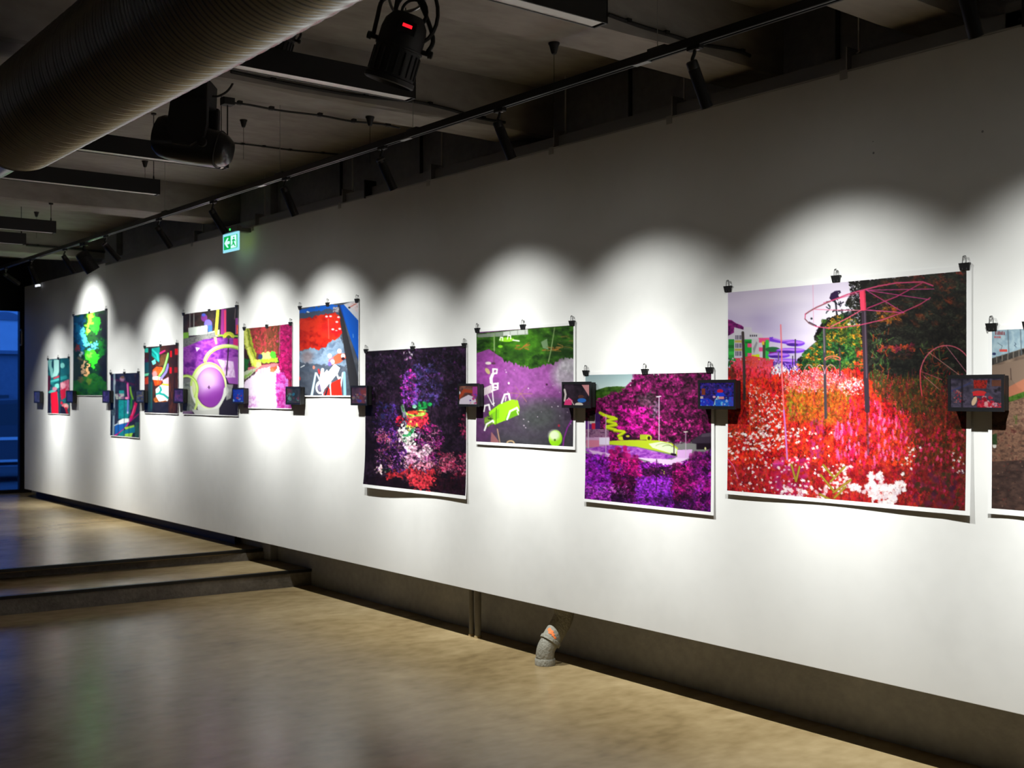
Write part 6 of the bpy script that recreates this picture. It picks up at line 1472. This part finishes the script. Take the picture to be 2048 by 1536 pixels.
def scr_blue(P):
    P.mott(R4(240, 330, 1130, 980), [(20, 10, 70), (36, 24, 120), (60, 30, 130), (24, 40, 170)], 80, 70, 4); P.specks(160, R4(260, 340, 1110, 660), (10, 30), [(20, 50, 190), (60, 30, 120), (90, 60, 160), (14, 8, 40)], 1, 0.7); P.rect(300, 470, 390, 640, (150, 60, 20), 0.85)
    P.ell(770, 540, 80, 50, (206, 20, 60)); P.poly([(650, 660), (700, 580), (860, 580), (900, 660), (780, 700)], (20, 60, 220)); P.rect(700, 680, 865, 745, (226, 150, 150)); P.line([(720, 690), (660, 780), (640, 870)], 50, (170, 220, 230)); P.ell(620, 690, 40, 30, (236, 170, 190)); P.mott([(260, 720), (480, 730), (600, 800), (600, 960), (260, 960)], [(10, 30, 170), (20, 60, 220), (60, 40, 160)], 50, 40); P.mott([(650, 760), (1000, 760), (1000, 960), (650, 960)], [(14, 70, 200), (30, 120, 220), (40, 50, 180)], 50, 40); P.ell(940, 800, 36, 30, (150, 170, 230)); P.ell(820, 860, 34, 50, (110, 190, 240)); P.specks(26, R4(260, 680, 1110, 950), (10, 22), [(200, 220, 250), (110, 190, 240), (120, 60, 180)], 1.2, 0.9); P.rect(260, 670, 335, 735, (206, 190, 190)); P.mott([(1000, 690), (1110, 690), (1110, 960), (1000, 960)], [(90, 50, 170), (30, 90, 210)], 40, 40)
def scr_pink(P):
    P.mott(R4(60, 470, 255, 635), [(24, 16, 26), (44, 30, 44), (60, 44, 60)], 40, 40); P.poly([(195, 475), (250, 475), (250, 560), (225, 520)], (220, 150, 150)); P.line([(70, 510), (78, 545), (70, 590)], 14, (226, 214, 206)); P.poly([(66, 620), (75, 585), (110, 572), (130, 590), (118, 630), (66, 632)], (236, 60, 130)); P.line([(90, 585), (100, 570), (112, 585)], 5, (250, 170, 200)); P.ell(196, 588, 32, 16, (40, 110, 200)); P.ell(175, 618, 30, 14, (220, 214, 200)); P.line([(120, 590), (140, 625)], 6, (220, 190, 190)); P.ell(190, 560, 22, 12, (90, 50, 40))
def scr_orange(P):
    P.mott(R4(750, 555, 900, 700), [(120, 70, 50), (80, 50, 50), (150, 100, 80)], 40, 30); P.line([(760, 640), (800, 590), (880, 600)], 24, (176, 70, 40)); P.poly([(755, 690), (770, 650), (830, 620), (880, 640), (890, 695)], (226, 214, 226)); P.rect(860, 560, 896, 630, (170, 60, 150)); P.specks(20, R4(840, 610, 895, 690), (4, 9), [(190, 40, 110), (110, 60, 170), (226, 90, 120)], 1, 0.9); P.ell(762, 605, 9, 12, (220, 220, 226))
def scr_gen(cols, n=26):
    def f(P):
        W_ = P.w / P.f; H_ = P.h / P.f
        ox, oy = (P.u0 - P.org[0]) * P.ss / P.f, (P.v0 - P.org[1]) * P.ss / P.f
        B = R4(ox, oy, ox + W_, oy + H_)
        P.mott(B, cols[:3], W_ * 0.3, H_ * 0.3, 4); P.specks(n, [(x, oy + (y - oy) * 0.5 + H_ * 0.4) if y > oy else (x, oy + H_ * 0.4) for x, y in B], (W_ * 0.03, W_ * 0.09), cols[1:], 1.3, 0.85)
    return f
# left, right of the face, right of the side, top, bottom, view origin, scale, painter, place
FRAMES = [
    (1895.5, 2008, 749.5, 823, (1880, 620), 3.5714, scr_red, 'between the meadow print and the bare yard print'),
    (1396, 1471, 759.5, 818.5, (1380, 740), 12.8, scr_blue, 'between the magenta forest print and the meadow print'),
    (1123.5, 1181, 763.5, 816, (1110, 640), 3.6575, scr_pink, 'between the purple pond print and the magenta forest print'),
    (915.5, 957, 767, 813.5, (710, 620), 3.656, scr_orange, 'between the dark violet forest print and the purple pond print'),
    (701, 734, 771, 811, (340, 550), 4.3875, scr_gen([(50, 36, 50), (90, 60, 80), (140, 60, 60), (70, 70, 160), (190, 110, 110), (150, 150, 140)]), 'between the blue pool print and the dark violet forest print'),
    (571, 600, 773, 809.5, (340, 550), 4.3875, scr_gen([(40, 44, 44), (60, 66, 64), (110, 60, 70), (40, 130, 160), (100, 160, 150), (70, 60, 90)]), 'between the pale path print and the blue pool print'),
    (464, 488, 775.5, 807.5, (340, 550), 4.3875, scr_gen([(20, 30, 110), (24, 60, 180), (60, 60, 170), (200, 60, 80), (150, 200, 230), (30, 110, 210)]), 'between the basin print and the pale path print'),
    (347, 366.5, 777, 806.5, (340, 550), 4.3875, scr_gen([(50, 36, 66), (80, 50, 100), (110, 70, 140), (90, 80, 150), (130, 60, 110)]), 'between the orange foliage print and the basin print'),
    (271, 287.5, 780, 806, (210, 680), 7.3125, scr_gen([(50, 50, 70), (70, 76, 110), (110, 110, 60), (190, 150, 120), (80, 90, 150)]), 'between the teal tube print and the orange foliage print'),
    (204.5, 219, 780.5, 806, (210, 680), 7.3125, scr_gen([(40, 34, 70), (56, 46, 100), (80, 60, 130), (96, 90, 150)]), 'between the green gorge print and the teal tube print'),
    (132.5, 145.5, 781, 806, (86, 600), 6.14, scr_gen([(40, 40, 80), (50, 56, 110), (60, 64, 120), (90, 60, 110)]), 'between the farthest teal print and the green gorge print'),
    (67.5, 79.5, 782, 806, (86, 600), 6.14, scr_gen([(46, 48, 70), (60, 64, 90), (50, 50, 110), (90, 90, 110)]), 'alone at the far end of the white wall'),
]
FD = 0.055
GAPU = (1961, 1441, 1161, 945, 726, 592.5, 483, 362.5, 285, 218.5, 143.8, 73)
for i, (ul, ur, vt, vb, org, sc, painter, place) in enumerate(FRAMES):
    YF_ = DW - FD
    x0, x1 = x_at(ul, YF_), x_at(ur, YF_)
    um = 0.5 * (ul + ur)
    z1, z0 = on_y(um, vt, YF_).z, on_y(um, vb, YF_).z
    t = thing('picture_frame', ((x0 + x1) / 2, DW, z0), 'small black digital picture frame ' + place, 'digital frame', 'digital picture frames on the white wall')
    bz = min(0.012, (x1 - x0) * 0.06)
    bm = bmesh.new(); bm_box(bm, x0 + 0.004, YF_ + 0.006, z0 + 0.004, x1 - 0.004, DW - 0.012, z1 - 0.004)
    obj('case', bm, 'blackmatt', t, bevel=0.002)
    mx_ = min(max(x_at(GAPU[i], DW), x0 + 0.012), x1 - 0.012)
    box_obj('wall_mount', mx_ - 0.006, DW - 0.0122, (z0 + z1) / 2 - 0.03, mx_ + 0.006, DW, (z0 + z1) / 2 + 0.03, 'blackmatt', t)
    bm = bmesh.new()
    for a in ((x0, z0, x1, z0 + bz * 1.35), (x0, z1 - bz * 1.25, x1, z1), (x0, z0 + bz * 1.35, x0 + bz, z1 - bz * 1.25), (x1 - bz, z0 + bz * 1.35, x1, z1 - bz * 1.25)):
        bm_box(bm, a[0], YF_, a[1], a[2], YF_ + 0.008, a[3])
    obj('bezel', bm, 'blackgloss', t)
    sx0_, sx1_, sz0_, sz1_ = x0 + bz, x1 - bz, z0 + bz * 1.35, z1 - bz * 1.25
    P = Pic(ul, vt, ur, vb, org, sc, (30, 26, 34), 2.0 if i > 3 else 1.5, seed=50 + i)
    painter(P)
    nx, nz = max(10, int((ur - ul) * 1.2)), max(14, int((vb - vt) * 1.0))
    GX, GZ_ = np.meshgrid(np.linspace(sx0_, sx1_, nx), np.linspace(sz1_, sz0_, nz))
    d = -GX * CA + (YF_ + 0.004) * SA
    U = 1024 + FPX * (GX * SA + (YF_ + 0.004) * CA) / d; Vv = HORIZON - FPX * (GZ_ - EYE) / d
    c = P.sample(U, Vv)
    w0 = wloc(t)
    V = np.stack([GX - w0.x, np.full_like(GX, YF_ + 0.004 - w0.y), GZ_ - w0.z], -1).reshape(-1, 3)
    idx = np.arange(nx * nz).reshape(nz, nx)
    F = np.stack([idx[:-1, :-1], idx[1:, :-1], idx[1:, 1:], idx[:-1, 1:]], -1).reshape(-1, 4)
    me = bpy.data.meshes.new('screen'); me.from_pydata(V.tolist(), [], F.tolist()); me.update()
    at = me.color_attributes.new('ink', 'FLOAT_COLOR', 'POINT')
    at.data.foreach_set('color', np.concatenate([c.reshape(-1, 3), np.ones((nx * nz, 1))], 1).astype(np.float32).ravel())
    me.materials.append(M['screen'])
    so = bpy.data.objects.new('screen', me); COL.objects.link(so); so.parent = t
